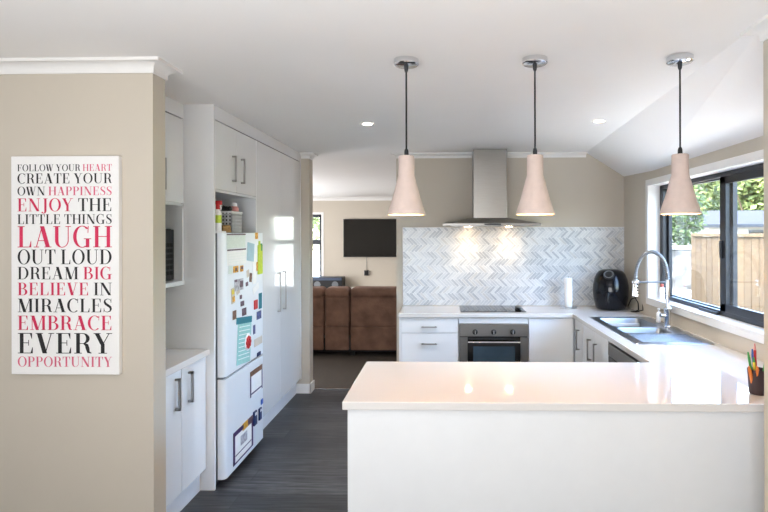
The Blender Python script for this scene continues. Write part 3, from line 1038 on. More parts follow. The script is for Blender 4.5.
note('clip_magnet', 'dark clip magnet above the large purple chart', 'magnet', 252.8, 255.6, 411, 425, M['navy'], 0.012, parts=[('clip_tip', 0.2, 0.8, 0.1, 0.3, M['paper'], 'white spot')])
note('clip_magnet', 'dark clip magnet nearest the pantry side of the freezer door', 'magnet', 258.2, 260.4, 408, 419.5, M['navy'], 0.012, parts=[('clip_tip', 0.2, 0.8, 0.1, 0.3, M['paper'], 'white spot')])
note('magnet', 'small blue magnet below the upper chart', 'magnet', 260.6, 262.4, 399, 404, M['blue'], 0.006)
# flower magnet on the notice
fy, fz = on_x(247.8, 342, XFR + 0.004)
t = thing('flower_magnet', (XFR + 0.0055, fy, fz), 'red flower magnet with a white rim on the teal notice', 'magnet', 'papers and magnets on the fridge')
roty = Matrix.Rotation(PI / 2, 4, 'Y')
MB().lathe([(0.06, 0), (0.06, 0.002), (0.058, 0.003)], (XFR + 0.0055, fy, fz), 24, m=roty).build('rim', M['whiteplastic'], t)
pm = MB()
for k in range(8):
    a = 2 * PI * k / 8
    pm.lathe([(0.016, 0), (0.013, 0.006), (0.004, 0.008)], (XFR + 0.0085, fy + 0.031 * math.cos(a), fz + 0.031 * math.sin(a)), 10, m=roty)
pm.lathe([(0.016, 0), (0.012, 0.010), (0.004, 0.012)], (XFR + 0.0085, fy, fz), 12, m=roty)
pm.build('petals', M['red'], t)

# things on top of the fridge
zt = 1.6015
t = thing('storage_basket', (-1.50, 3.69, zt), 'white perforated plastic basket on top of the fridge', 'basket')
b = MB()
bx0, bx1, by0, by1, bz1 = -1.565, -1.446, 3.60, 3.785, zt + 0.148
b.box((bx0, by0, zt), (bx1, by1, zt + 0.006))
wth = 0.004


def perforated(mb, fixed, axis, a0, a1, z0, z1, nx, nz, hole=0.5):
    """a wall made of crossing strips so that it is truly open between them"""
    px, pz = (a1 - a0) / nx, (z1 - z0) / nz
    for i in range(nx + 1):
        c = a0 + i * px
        lo, hi = max(a0, c - px * (1 - hole) / 2), min(a1, c + px * (1 - hole) / 2)
        if axis == 'x': mb.box((lo, fixed, z0), (hi, fixed + wth, z1))
        else: mb.box((fixed, lo, z0), (fixed + wth, hi, z1))
    for j in range(nz + 1):
        c = z0 + j * pz
        lo, hi = max(z0, c - pz * (1 - hole) / 2), min(z1, c + pz * (1 - hole) / 2)
        if axis == 'x': mb.box((a0, fixed, lo), (a1, fixed + wth, hi))
        else: mb.box((fixed, a0, lo), (fixed + wth, a1, hi))


perforated(b, by0, 'x', bx0, bx1, zt, bz1, 5, 6)
perforated(b, by1 - wth, 'x', bx0, bx1, zt, bz1, 5, 6)
perforated(b, bx0, 'y', by0, by1, zt, bz1, 9, 6, 0.4)
perforated(b, bx1 - wth, 'y', by0, by1, zt, bz1, 9, 6, 0.35)
b.build('body', M['whiteplastic'], t)
r = MB()
r.box((bx0 - 0.004, by0 - 0.004, bz1 - 0.012), (bx1 + 0.004, by0 + 0.004, bz1)).box((bx0 - 0.004, by1 - 0.004, bz1 - 0.012), (bx1 + 0.004, by1 + 0.004, bz1))
r.box((bx0 - 0.004, by0, bz1 - 0.012), (bx0 + 0.004, by1, bz1)).box((bx1 - 0.004, by0, bz1 - 0.012), (bx1 + 0.004, by1, bz1))
r.build('rim', M['whiteplastic'], t)
t = thing('toiletry_bottle', (-1.482, 3.735, zt + 0.007), 'pink bottle with a white cap standing in the basket', 'bottle')
MB().lathe([(0.026, 0), (0.03, 0.01), (0.031, 0.12), (0.031, 0.168), (0.018, 0.18)], (-1.482, 3.735, zt + 0.007), 20).build('body', M['pink'], t)
tag(MB().lathe([(0.018, 0.178), (0.02, 0.182), (0.018, 0.20), (0.008, 0.205)], (-1.482, 3.735, zt + 0.007), 16).build('cap', M['whiteplastic'], t), 'white cap')
bo = MB()
for (cx_, cy_, cz_, rr_) in ((-1.535, 3.64, 0.145, 0.026), (-1.50, 3.645, 0.16, 0.024), (-1.525, 3.675, 0.15, 0.025), (-1.475, 3.64, 0.165, 0.018), (-1.515, 3.63, 0.172, 0.016)):
    bo.lathe([(rr_ * math.sin(PI * k / 8) + 1e-4, -rr_ * math.cos(PI * k / 8)) for k in range(9)], (cx_, cy_, zt + cz_), 14)
bo.box((-1.552, 3.612, zt + 0.007), (-1.46, 3.695, zt + 0.14), 0.01)
tag(bo.build('black_bag', M['black'], None, (-1.51, 3.65, zt + 0.007)), 'lumpy black bag stuffed in the white basket', 'bag')
SBX, SBY = -1.449, 3.385
t = thing('spray_bottle', (SBX, SBY, zt), 'white spray bottle with a red head on the near end of the fridge top', 'bottle')
MB().lathe([(0.02, 0), (0.023, 0.006), (0.023, 0.12), (0.012, 0.145), (0.010, 0.155)], (SBX, SBY, zt), 20).build('body', M['whiteplastic'], t)
tag(MB().lathe([(0.0236, 0.062), (0.0236, 0.112)], (SBX, SBY, zt), 20, cap=False).build('label', M['lime'], t), 'lime green label')
sh_ = MB()
sh_.lathe([(0.012, 0.15), (0.013, 0.175), (0.011, 0.18)], (SBX, SBY, zt), 16)
sh_.box((SBX - 0.012, SBY - 0.012, zt + 0.178), (SBX + 0.026, SBY + 0.012, zt + 0.205), 0.004)
tag(sh_.build('spray_head', M['red'], t), 'red spray head')
tag(MB().tube([(SBX + 0.016, SBY, zt + 0.18), (SBX + 0.022, SBY, zt + 0.16), (SBX + 0.018, SBY, zt + 0.142)], 0.004, 8).build('trigger', M['whiteplastic'], t), 'white trigger')
wv = MB()
for k in range(4):
    wv.tube([(-1.452 + 0.035 * math.cos(2 * PI * q / 16) * (1 - 0.06 * k), 3.50 + 0.04 * math.sin(2 * PI * q / 16) * (1 - 0.06 * k), zt + 0.007 + k * 0.012) for q in range(16)], 0.0068, 8, True)
wv.lathe([(0.034, 0), (0.034, 0.006)], (-1.452, 3.50, zt + 0.001), 16)
tag(wv.build('woven_bowl', M['tan'], None, (-1.452, 3.50, zt)), 'low tan woven bowl in front of the white basket', 'bowl')

# ------------------------------------------------------------------ range hood
t = thing('range_hood', (0.44, YB, 1.66), 'stainless steel chimney range hood over the cooktop', 'range hood')
HX0, HX1, HY0 = -0.010, 0.885, 4.872
hc = MB()
hc.box((0.283, 5.10, 1.735), (0.602, YB - 0.001, CEIL - 0.001), 0.002)
hc.build('chimney', M['steel'], t)
cb = MB()
cb.box((HX0, HY0, 1.665), (HX1, YB - 0.010, 1.687), 0.002)
tbm = bmesh.new()
lo = [tbm.verts.new(p) for p in ((HX0 + 0.004, HY0 + 0.004, 1.686), (HX1 - 0.004, HY0 + 0.004, 1.686), (HX1 - 0.004, YB - 0.011, 1.686), (HX0 + 0.004, YB - 0.011, 1.686))]
hi = [tbm.verts.new(p) for p in ((0.275, 5.09, 1.742), (0.61, 5.09, 1.742), (0.61, YB - 0.011, 1.742), (0.275, YB - 0.011, 1.742))]
tbm.faces.new(lo[::-1]); tbm.faces.new(hi)
for i in range(4):
    tbm.faces.new([lo[i], lo[(i + 1) % 4], hi[(i + 1) % 4], hi[i]])
cb._add(tbm)
cb.build('canopy', M['steelh'], t)
fm = MB()
for k in range(2):
    x0 = 0.07 + k * 0.38
    fm.box((x0, 4.95, 1.660), (x0 + 0.37, 5.29, 1.666), 0.001)
tag(fm.build('filter', M['nickel'], t), 'grease filter under the hood')
bx((0.37, HY0 - 0.003, 1.669), (0.52, HY0 + 0.001, 1.683), 0.0008).build('button_strip', M['black'], t)
for lx in (0.235, 0.632):
    lp = MB().lathe([(0.03, -0.004), (0.034, 0.0), (0.034, 0.003)], (lx, 5.20, 1.661), 24).build('lamp', M['hoodlamp'], t)
    l = bpy.data.lights.new('hood_spot', 'SPOT')
    l.energy = 3.0
    l.spot_size = math.radians(84)
    l.spot_blend = 1.0
    l.color = (1.0, 0.74, 0.46)
    l.shadow_soft_size = 0.03
    lo_ = bpy.data.objects.new('hood_spot', l)
    COL.objects.link(lo_)
    lo_.parent = t
    lo_.location = Vector((lx, 5.20, 1.648)) - world_loc(t)
    lo_.rotation_euler = Vector((0, 0.35, -1)).to_track_quat('-Z', 'Y').to_euler()

# ------------------------------------------------------------------ pendants
PYY = 2.47


def make_pendant(x):
    t = thing('pendant_light', (x, PYY, CEIL), '', 'pendant light', 'pendant lights over the peninsula')
    MB().lathe([(0.001, 0.0), (0.058, 0.0), (0.058, -0.022), (0.052, -0.027), (0.001, -0.027)], (x, PYY, CEIL - 0.001), 36, cap=False).build('ceiling_rose', M['chrome'], t)
    MB().lathe([(0.011, -0.027), (0.009, -0.05), (0.006, -0.058)], (x, PYY, CEIL), 14).build('cord_grip', M['black'], t)
    MB().tube([(x, PYY, CEIL - 0.045), (x, PYY, 1.962)], 0.0042, 8).build('cord', M['rubber'], t)
    MB().lathe([(0.007, 1.985), (0.01, 1.975), (0.011, 1.953)], (x, PYY, 0), 12).build('cord_grip', M['black'], t)
    outer = [(0.010, 1.953), (0.034, 1.953), (0.0365, 1.950), (0.0375, 1.86), (0.042, 1.845), (0.066, 1.755), (0.086, 1.692), (0.0875, 1.680)]
    inner = [(0.0835, 1.680), (0.081, 1.692), (0.060, 1.755), (0.036, 1.842), (0.031, 1.86), (0.030, 1.94), (0.009, 1.946)]
    s = MB().lathe(outer + inner[:1], (x, PYY, 0), 48, cap=False).build('shade', M['shade'], t)
    MB().lathe(inner, (x, PYY, 0), 48, cap=False).build('lining', M['shadein'], s)
    bz = 1.765
    MB().lathe([(0.028 * math.sin(PI * k / 10) + 1e-4, bz - 0.028 * math.cos(PI * k / 10)) for k in range(10)] + [(0.012, bz + 0.035), (0.012, 1.90)], (x, PYY, 0), 20).build('bulb', M['bulb'], t)
    l = bpy.data.lights.new('pendant_glow', 'POINT')
    l.energy = 1.6
    l.color = (1.0, 0.72, 0.42)
    l.shadow_soft_size = 0.03
    lo_ = bpy.data.objects.new('pendant_glow', l)
    COL.objects.link(lo_)
    lo_.parent = t
    lo_.location = (0, 0, 1.725 - CEIL)
    return t


p0 = make_pendant(-0.173)
p0['label'] = 'blush cone pendant light hanging nearest the living room opening'
dup(p0, (0.421, PYY, CEIL), 'blush cone pendant light hanging in the middle, right of the range hood')
dup(p0, (1.083, PYY, CEIL), 'blush cone pendant light hanging in front of the kitchen window')


# downlights
def make_down(x, y, lab):
    t = thing('downlight', (x, y, CEIL), lab, 'downlight', 'recessed ceiling downlights')
    MB().lathe([(0.036, -0.001), (0.036, -0.004), (0.05, -0.004), (0.052, -0.001)], (x, y, CEIL), 32, cap=False).build('trim_ring', M['trimwhite'], t)
    MB().lathe([(0.001, -0.003), (0.037, -0.003), (0.037, -0.001)], (x, y, CEIL), 32, cap=False).build('lens', M['downlight'], t)
    l = bpy.data.lights.new('downlight_spot', 'SPOT')
    l.energy = 28
    l.spot_size = math.radians(110)
    l.spot_blend = 0.8
    l.color = (1.0, 0.97, 0.93)
    l.shadow_soft_size = 0.04
    o = bpy.data.objects.new('downlight_spot', l)
    COL.objects.link(o)
    o.parent = t
    o.location = (0, 0, -0.012)
    return t


make_down(-0.56, 3.90, 'small round downlight in the ceiling left of the first pendant cord')
make_down(1.117, 3.86, 'small round downlight in the ceiling beside the sloping part')

# ------------------------------------------------------------------ sink
t = thing('kitchen_sink', (1.5, 4.05, ZC), 'stainless steel double bowl sink with a dimpled drainer', 'sink')


def rrect(x0, y0, x1, y1, r, n=5):
    p = []
    for cx_, cy_, a0 in ((x1 - r, y1 - r, 0), (x0 + r, y1 - r, 90), (x0 + r, y0 + r, 180), (x1 - r, y0 + r, 270)):
        for k in range(n + 1):
            a = math.radians(a0 + 90 * k / n)
            p.append((cx_ + r * math.cos(a), cy_ + r * math.sin(a)))
    return p


bowls = [(1.305, 4.14, 1.655, 4.555), (1.305, 3.865, 1.655, 4.095)]
drainer_r = (1.30, 3.545, 1.715, 3.835)
dk = bmesh.new()
edges = []


def loop_edges(pts, z):
    vs = [dk.verts.new((x, y, z)) for x, y in pts]
    es = [dk.edges.new((vs[i], vs[(i + 1) % len(vs)])) for i in range(len(vs))]
    return vs, es


zd = ZC + 0.004
ov, oe = loop_edges(rrect(1.248, 3.50, 1.758, 4.615, 0.02), zd)
edges += oe
for bw in bowls:
    edges += loop_edges(rrect(*bw, 0.045), zd)[1]
bmesh.ops.triangle_fill(dk, use_beauty=True, use_dissolve=False, edges=edges)
# rim
bt = [dk.verts.new((v.co.x + (0.004 if v.co.x > 1.5 else -0.004), v.co.y + (0.004 if v.co.y > 4.0 else -0.004), ZC + 0.0006)) for v in ov]
for i in range(len(ov)):
    dk.faces.new([ov[i], ov[(i + 1) % len(ov)], bt[(i + 1) % len(ov)], bt[i]])
bmesh.ops.recalc_face_normals(dk, faces=dk.faces)
if sum(f.normal.z for f in dk.faces) < 0:
    bmesh.ops.reverse_faces(dk, faces=dk.faces)
mb = MB()
mb._add(dk)
mb.build('deck', M['sinksteel'], t)
for bw in bowls:
    q = bmesh.new()
    prev = None
    for (inset, z, r) in ((0, zd, 0.045), (0.003, zd - 0.008, 0.045), (0.008, zd - 0.12, 0.045), (0.02, zd - 0.155, 0.05), (0.05, zd - 0.165, 0.05), (0.09, zd - 0.168, 0.03)):
        ring = [q.verts.new((x, y, z)) for x, y in rrect(bw[0] + inset, bw[1] + inset, bw[2] - inset, bw[3] - inset, max(0.01, r))]
        if prev:
            for i in range(len(ring)):
                q.faces.new([prev[i], ring[i], ring[(i + 1) % len(ring)], prev[(i + 1) % len(ring)]])
        prev = ring
    q.faces.new(prev)
    bmesh.ops.recalc_face_normals(q, faces=q.faces)
    mb = MB()
    mb._add(q, 0, True)
    bo_ = mb.build('bowl', M['sinksteel'], t)
    cxm, cym = (bw[0] + bw[2]) / 2, (bw[1] + bw[3]) / 2
    tag(MB().lathe([(0.042, 0.0), (0.04, 0.003), (0.025, 0.001), (0.001, 0.0005)], (cxm, cym, zd - 0.166), 24).build('waste', M['nickel'], bo_), 'waste strainer')
db = MB().box((drainer_r[0], drainer_r[1], zd - 0.001), (drainer_r[2], drainer_r[3], zd + 0.001), 0.0008)
pitch = 0.021
for i in range(40):
    for j in range(40):
        cx_, cy_ = drainer_r[0] + 0.012 + i * pitch / 2, drainer_r[1] + 0.012 + j * pitch
        cy_ += pitch / 2 if i % 2 else 0
        if cx_ > drainer_r[2] - 0.012 or cy_ > drainer_r[3] - 0.012: continue
        q = 0.0085
        for k in range(4):
            A = [(q, 0), (0, q), (-q, 0), (0, -q), (q, 0)]
            db.poly([(cx_ + A[k][0], cy_ + A[k][1], zd + 0.001), (cx_ + A[k + 1][0], cy_ + A[k + 1][1], zd + 0.001), (cx_, cy_, zd + 0.0038)])
tag(db.build('drainboard', mat('dimpled_steel', (122, 126, 132), 0.36, metal=1.0, var=0.04), t), 'dimpled draining board')

# spring tap
TXX, TYY = 1.695, 4.085
zd += 0.0008
t = thing('kitchen_tap', (TXX, TYY, zd), 'tall chrome spring neck kitchen tap behind the sink', 'tap')
MB().lathe([(0.03, 0), (0.03, 0.012), (0.024, 0.018), (0.024, 0.12), (0.027, 0.125), (0.027, 0.15), (0.016, 0.16)], (TXX, TYY, zd), 28).build('body', M['chrome'], t)
MB().tube([(TXX, TYY, zd + 0.15), (TXX, TYY, zd + 0.36)], 0.013, 14).build('column', M['chrome'], t)
arc = []
hx = 1.446
c0 = (TXX + hx) / 2
rx_ = (TXX - hx) / 2
for k in range(41):
    a = PI * k / 40
    arc.append(Vector((c0 + rx_ * math.cos(a), TYY - 0.02 * k / 40, 1.235 + 0.215 * math.sin(a) ** 0.9 if k not in (0, 40) else 1.235)))
MB().tube(arc, 0.0100, 10).build('hose', M['greyplastic'], t)
coil = []
turns, per = 46, 10
L_ = len(arc) - 1
for k in range(turns * per + 1):
    s_ = k / (turns * per) * L_
    i = min(int(s_), L_ - 1)
    f_ = s_ - i
    p = arc[i].lerp(arc[i + 1], f_)
    d_ = (arc[i + 1] - arc[i]).normalized()
    n1 = Vector((0, 1, 0))
    n2 = d_.cross(n1).normalized()
    a = 2 * PI * k / per
    coil.append(p + (n1 * math.cos(a) + n2 * math.sin(a)) * 0.0125)
MB().tube(coil, 0.0028, 5).build('spring', M['nickel'], t)
hp = MB().lathe([(0.012, 0.125), (0.018, 0.115), (0.02, 0.06), (0.022, 0.03), (0.025, 0.0), (0.02, -0.004)], (hx, TYY - 0.02, 1.118), 22).build('spray_head', M['chrome'], t)
sp = MB()
for k in range(4):
    sp.box((hx + 0.004, TYY - 0.046, 1.135 + k * 0.022), (hx + 0.016, TYY - 0.036, 1.146 + k * 0.022), 0.001)
tag(sp.build('spray_button', M['black'], hp), 'dark spray buttons')
MB().tube([(TXX, TYY, 1.222), (hx, TYY - 0.02, 1.222)], 0.0065, 10).build('support_arm', M['greyplastic'], t)
MB().lathe([(0.024, 0), (0.026, 0.004), (0.026, 0.018), (0.024, 0.022)], (hx, TYY - 0.02, 1.212), 20).build('holder_ring', M['chrome'], t)
lv = MB()
lv.tube([(TXX - 0.02, TYY - 0.005, zd + 0.09), (TXX - 0.06, TYY - 0.015, zd + 0.095)], 0.014, 12)
lv.tube([(TXX - 0.06, TYY - 0.015, zd + 0.095), (TXX - 0.075, TYY - 0.06, zd + 0.12)], 0.005, 8)
lv.build('lever', M['chrome'], t)

# soap dispenser behind the sink, bottle on the sill
t = thing('soap_dispenser', (1.725, 4.33, zd), 'small white soap dispenser behind the sink beside the tap', 'dispenser')
MB().lathe([(0.017, 0), (0.018, 0.004), (0.018, 0.075), (0.012, 0.083)], (1.725, 4.33, zd), 18).build('body', M['whiteplastic'], t)
MB().lathe([(0.006, 0.083), (0.006, 0.1), (0.011, 0.102), (0.011, 0.112)], (1.725, 4.33, zd), 12).build('pump', M['whiteplastic'], t)
t = thing('sill_bottle', (1.845, 4.56, WZ0 + 0.0185), 'small white bottle with a reddish cap on the window sill', 'bottle')
MB().lathe([(0.02, 0), (0.022, 0.004), (0.022, 0.095), (0.012, 0.108)], (1.845, 4.56, WZ0 + 0.0185), 18).build('body', M['whiteplastic'], t)
tag(MB().lathe([(0.013, 0.107), (0.013, 0.13), (0.01, 0.133)], (1.845, 4.56, WZ0 + 0.0185), 14).build('cap', mat('terracotta_cap', (190, 100, 84), 0.5), t), 'reddish cap')

# ------------------------------------------------------------------ cooktop
t = thing('cooktop', (0.45, 5.1, ZC), 'black glass electric cooktop set in the worktop above the oven', 'cooktop')
bx((0.152, 4.905, ZC + 0.0004), (0.752, 5.325, ZC + 0.006), 0.002).build('glass', M['blackglass'], t)
zn = MB()
for (cx_, cy_, r_) in ((0.29, 5.01, 0.085), (0.29, 5.21, 0.07), (0.57, 5.22, 0.085), (0.57, 5.02, 0.07)):
    zn.lathe([(r_ - 0.003, 0), (r_ - 0.003, 0.0004), (r_, 0.0004), (r_, 0)], (cx_, cy_, ZC + 0.0058), 40, cap=False)
tag(zn.build('cooking_zones', M['greyplastic'], t), 'grey cooking zone rings')
t = thing('spoon_rest', (0.70, 5.10, ZC + 0.0063), 'small dark oblong rest lying at the right end of the cooktop', 'spoon rest')
sr = MB()
sr.lathe([(0.024, 0.0), (0.03, 0.006), (0.03, 0.02), (0.024, 0.025)], (0.70, 5.06, ZC + 0.0063), 24, sx=0.9, sy=3.2)
sr.build('dish', M['black'], t)
bx((0.688, 4.975, ZC + 0.030), (0.712, 5.05, ZC + 0.036), 0.002).build('inlay', M['greyplastic'], t)

# paper towel holder
t = thing('paper_towel_holder', (1.205, 5.20, ZC), 'slim white paper towel roll on a chrome stand beside the air fryer', 'paper towel holder')
MB().lathe([(0.085, 0), (0.085, 0.004), (0.08, 0.008), (0.01, 0.009)], (1.205, 5.20, ZC + 0.0005), 32).build('base', M['chrome'], t)
MB().tube([(1.205, 5.20, ZC + 0.008), (1.205, 5.20, ZC + 0.31)], 0.005, 8).build('rod', M['chrome'], t)
MB().lathe([(0.036, 0.012), (0.037, 0.016), (0.037, 0.285), (0.036, 0.289)], (1.205, 5.20, ZC), 24).build('roll', M['paper'], t)

# air fryer
AX, AY = 1.588, 5.12
t = thing('air_fryer', (AX, AY, ZC), 'glossy black egg shaped air fryer in the worktop corner', 'air fryer')
prof = [(0.115, 0.0), (0.13, 0.006), (0.142, 0.03), (0.158, 0.10), (0.165, 0.17), (0.162, 0.23), (0.150, 0.29), (0.132, 0.335), (0.108, 0.362), (0.07, 0.376), (0.03, 0.380), (0.002, 0.380)]
MB().lathe(prof, (AX, AY, ZC + 0.001), 56).build('body', M['blackgloss'], t)
fd = Vector((-0.42, -0.91, 0)).normalized()
sd_ = Vector((-fd.y, fd.x, 0))


def shell(a0, a1, z0, z1, off, n=14, m=8):
    """a patch lying on the fryer's body, lifted by off"""
    q = bmesh.new()

    def rad(z):
        for (r0, h0), (r1, h1) in zip(prof, prof[1:]):
            if h0 <= z <= h1:
                return r0 + (r1 - r0) * (z - h0) / (h1 - h0 + 1e-9)
        return 0.03

    base = math.atan2(fd.y, fd.x)
    G = [[q.verts.new((AX + (rad(z) + off) * math.cos(base + a), AY + (rad(z) + off) * math.sin(base + a), ZC + 0.001 + z)) for a in [a0 + (a1 - a0) * i / n for i in range(n + 1)]]
         for z in [z0 + (z1 - z0) * j / m for j in range(m + 1)]]
    for j in range(m):
        for i in range(n):
            q.faces.new([G[j][i], G[j][i + 1], G[j + 1][i + 1], G[j + 1][i]])
    r = bmesh.ops.extrude_face_region(q, geom=q.faces[:])
    for v in r['geom']:
        if isinstance(v, bmesh.types.BMVert):
            w = Vector((v.co.x - AX, v.co.y - AY, 0)).normalized() * 0.012
            v.co += -w
    bmesh.ops.recalc_face_normals(q, faces=q.faces)
    mm = MB()
    mm._add(q, 0, True)
    return mm


dw_ = shell(-0.75, 0.75, 0.025, 0.19, 0.006).build('basket_front', M['blackgloss'], t)
hb = MB()
hc_ = Vector((AX, AY, ZC + 0.125)) + fd * 0.168
hb.tube([hc_ + Vector((0, 0, 0.045)), hc_ + fd * 0.035 + Vector((0, 0, 0.04)), hc_ + fd * 0.05 + Vector((0, 0, 0.0)), hc_ + fd * 0.045 + Vector((0, 0, -0.055)), hc_ + Vector((0, 0, -0.06))], [0.014, 0.016, 0.017, 0.015, 0.012], 12)
hb.build('handle', M['blackgloss'], dw_)
tilt_dir = (fd * 0.75 + Vector((0, 0, 0.66))).normalized()
mt = tilt_dir.to_track_quat('Z', 'Y').to_matrix().to_4x4()
dc = Vector((AX, AY, ZC + 0.335)) + fd * 0.125
dial = MB().lathe([(0.05, -0.02), (0.05, 0.004), (0.045, 0.008), (0.028, 0.008), (0.026, 0.014), (0.006, 0.015)], dc, 32, m=mt).build('control_dial', M['black'], t)
tag(MB().lathe([(0.042, 0.008), (0.044, 0.0095), (0.036, 0.0095), (0.034, 0.008)], dc, 32, cap=False, m=mt).build('dial_ring', M['greyplastic'], dial), 'grey dial markings')
tag(MB().tube([(AX + 0.155, AY - 0.02, ZC + 0.03), (AX + 0.18, AY - 0.04, ZC + 0.10), (AX + 0.195, AY - 0.10, ZC + 0.12), (AX + 0.20, AY - 0.16, ZC + 0.08), (AX + 0.19, AY - 0.20, ZC + 0.02), (AX + 0.16, AY - 0.19, ZC + 0.006),
               (AX + 0.13, AY - 0.175, ZC + 0.006), (AX + 0.16, AY - 0.22, ZC + 0.006), (AX + 0.20, AY - 0.28, ZC + 0.03), (AX + 0.213, AY - 0.24, ZC + 0.09), (AX + 0.222, AY - 0.2, ZC + 0.13)], 0.005, 8).build('power_cord', M['rubber'], t), 'black looped power cord')

# pen cup
PX, PYC = 1.408, 2.43
t = thing('pen_cup', (PX, PYC, ZC), 'dark brown pen cup at the right end of the peninsula', 'pen cup')
MB().lathe([(0.032, 0.001), (0.034, 0.004), (0.042, 0.112), (0.0405, 0.112), (0.031, 0.008), (0.001, 0.008)], (PX, PYC, ZC), 28, cap=False).build('cup', M['brownpen'], t)
pens = [('orange', -0.030, -0.006, -0.050, -0.02, 0.128, 'thick orange pencil at the near left of the pen cup'), ('orange', -0.018, -0.022, -0.022, -0.036, 0.132, 'orange pencil leaning forward in the pen cup'),
        ('green', -0.016, 0.010, -0.034, 0.016, 0.185, 'green pen leaning left in the pen cup'), ('yellow', -0.012, 0.0, -0.020, -0.004, 0.165, 'yellow green highlighter in the pen cup'),
        ('blue', -0.006, 0.02, -0.008, 0.028, 0.195, 'blue pen in the pen cup'), ('red', 0.0, 0.014, -0.002, 0.02, 0.222, 'tallest red pen in the pen cup'),
        ('green', 0.012, -0.01, 0.03, -0.016, 0.17, 'green pen leaning to the wall in the pen cup')]
for (c_, bx_, by_, tx_, ty_, hh, lab) in pens:
    q = thing('pen', (PX + bx_ * 0.6, PYC + by_ * 0.6, ZC + 0.012), lab, 'pen', 'pens in the cup')
    a_, b_ = Vector((PX + bx_ * 0.6, PYC + by_ * 0.6, ZC + 0.012)), Vector((PX + tx_, PYC + ty_, ZC + hh))
    rr_ = 0.0075 if c_ == 'orange' else 0.0058
    MB().tube([a_, a_.lerp(b_, 0.86)], rr_, 8).build('barrel', M[c_], q)
    MB().tube([a_.lerp(b_, 0.86), b_], [rr_ * 0.95, rr_ * 0.5], 8).build('tip', M['green'] if c_ == 'yellow' else M[c_] if c_ != 'red' else M['pink'], q)

# ------------------------------------------------------------------ word canvas
CXL, CXR, CZB, CZT = -2.004, -1.498, 0.945, 1.955
YS = 2.422
t = thing('word_canvas', ((CXL + CXR) / 2, 2.449, CZB), 'tall white canvas with black and pink words on the beige wall', 'wall art')
bx((CXL, YS, CZB), (CXR, 2.4495, CZT), 0.003).build('panel', M['canvas'], t)
ST, HL = 0.155, 0.035


def g_quad(a, b, c, d): return [[a, b, c, d]]
def g_rect(x0, y0, x1, y1): return [[(x0, y0), (x1, y0), (x1, y1), (x0, y1)]]


def stem(x, y0=0.0, y1=1.0, w=ST, sb=True, stp=True, e=0.08):
    r = g_rect(x, y0, x + w, y1)
    if sb: r += g_rect(x - e, y0, x + w + e, y0 + HL)
    if stp: r += g_rect(x - e, y1 - HL, x + w + e, y1)
    return r


def thin(x, y0=0.0, y1=1.0, e=0.10, sb=True, stp=True): return stem(x, y0, y1, HL * 1.2, sb, stp, e)


def arc_(cx, cy, rx, ry, a0, a1, tx=ST, ty=HL, n=18):
    out = []
    pts = []
    for k in range(n + 1):
        a = math.radians(a0 + (a1 - a0) * k / n)
        c, s = math.cos(a), math.sin(a)
        pts.append(((cx + rx * c, cy + ry * s), (cx + (rx - tx) * c, cy + (ry - ty) * s)))
    for (o0, i0), (o1, i1) in zip(pts, pts[1:]):
        out.append([o0, o1, i1, i0])
    return out


def stroke(p, ws):
    out = []
    prev = None
    for i in range(len(p)):
        a, b = p[max(0, i - 1)], p[min(len(p) - 1, i + 1)]
        dx, dy = b[0] - a[0], b[1] - a[1]
        l = math.hypot(dx, dy) or 1
        nx, ny = -dy / l * ws[i] / 2, dx / l * ws[i] / 2
        cur = ((p[i][0] + nx, p[i][1] + ny), (p[i][0] - nx, p[i][1] - ny))
        if prev: out.append([prev[0], cur[0], cur[1], prev[1]])
        prev = cur
    return out


def diag(x0, y0, x1, y1, w):
    return [[(x0 - w / 2, y0), (x0 + w / 2, y0), (x1 + w / 2, y1), (x1 - w / 2, y1)]]


def ticks(x, y, h): return [[(x, y), (x + HL, y), (x + HL, y + h), (x + HL * 0.2, y + h)]] if h > 0 else [[(x + HL * 0.2, y + h), (x + HL, y + h), (x + HL, y), (x, y)]]


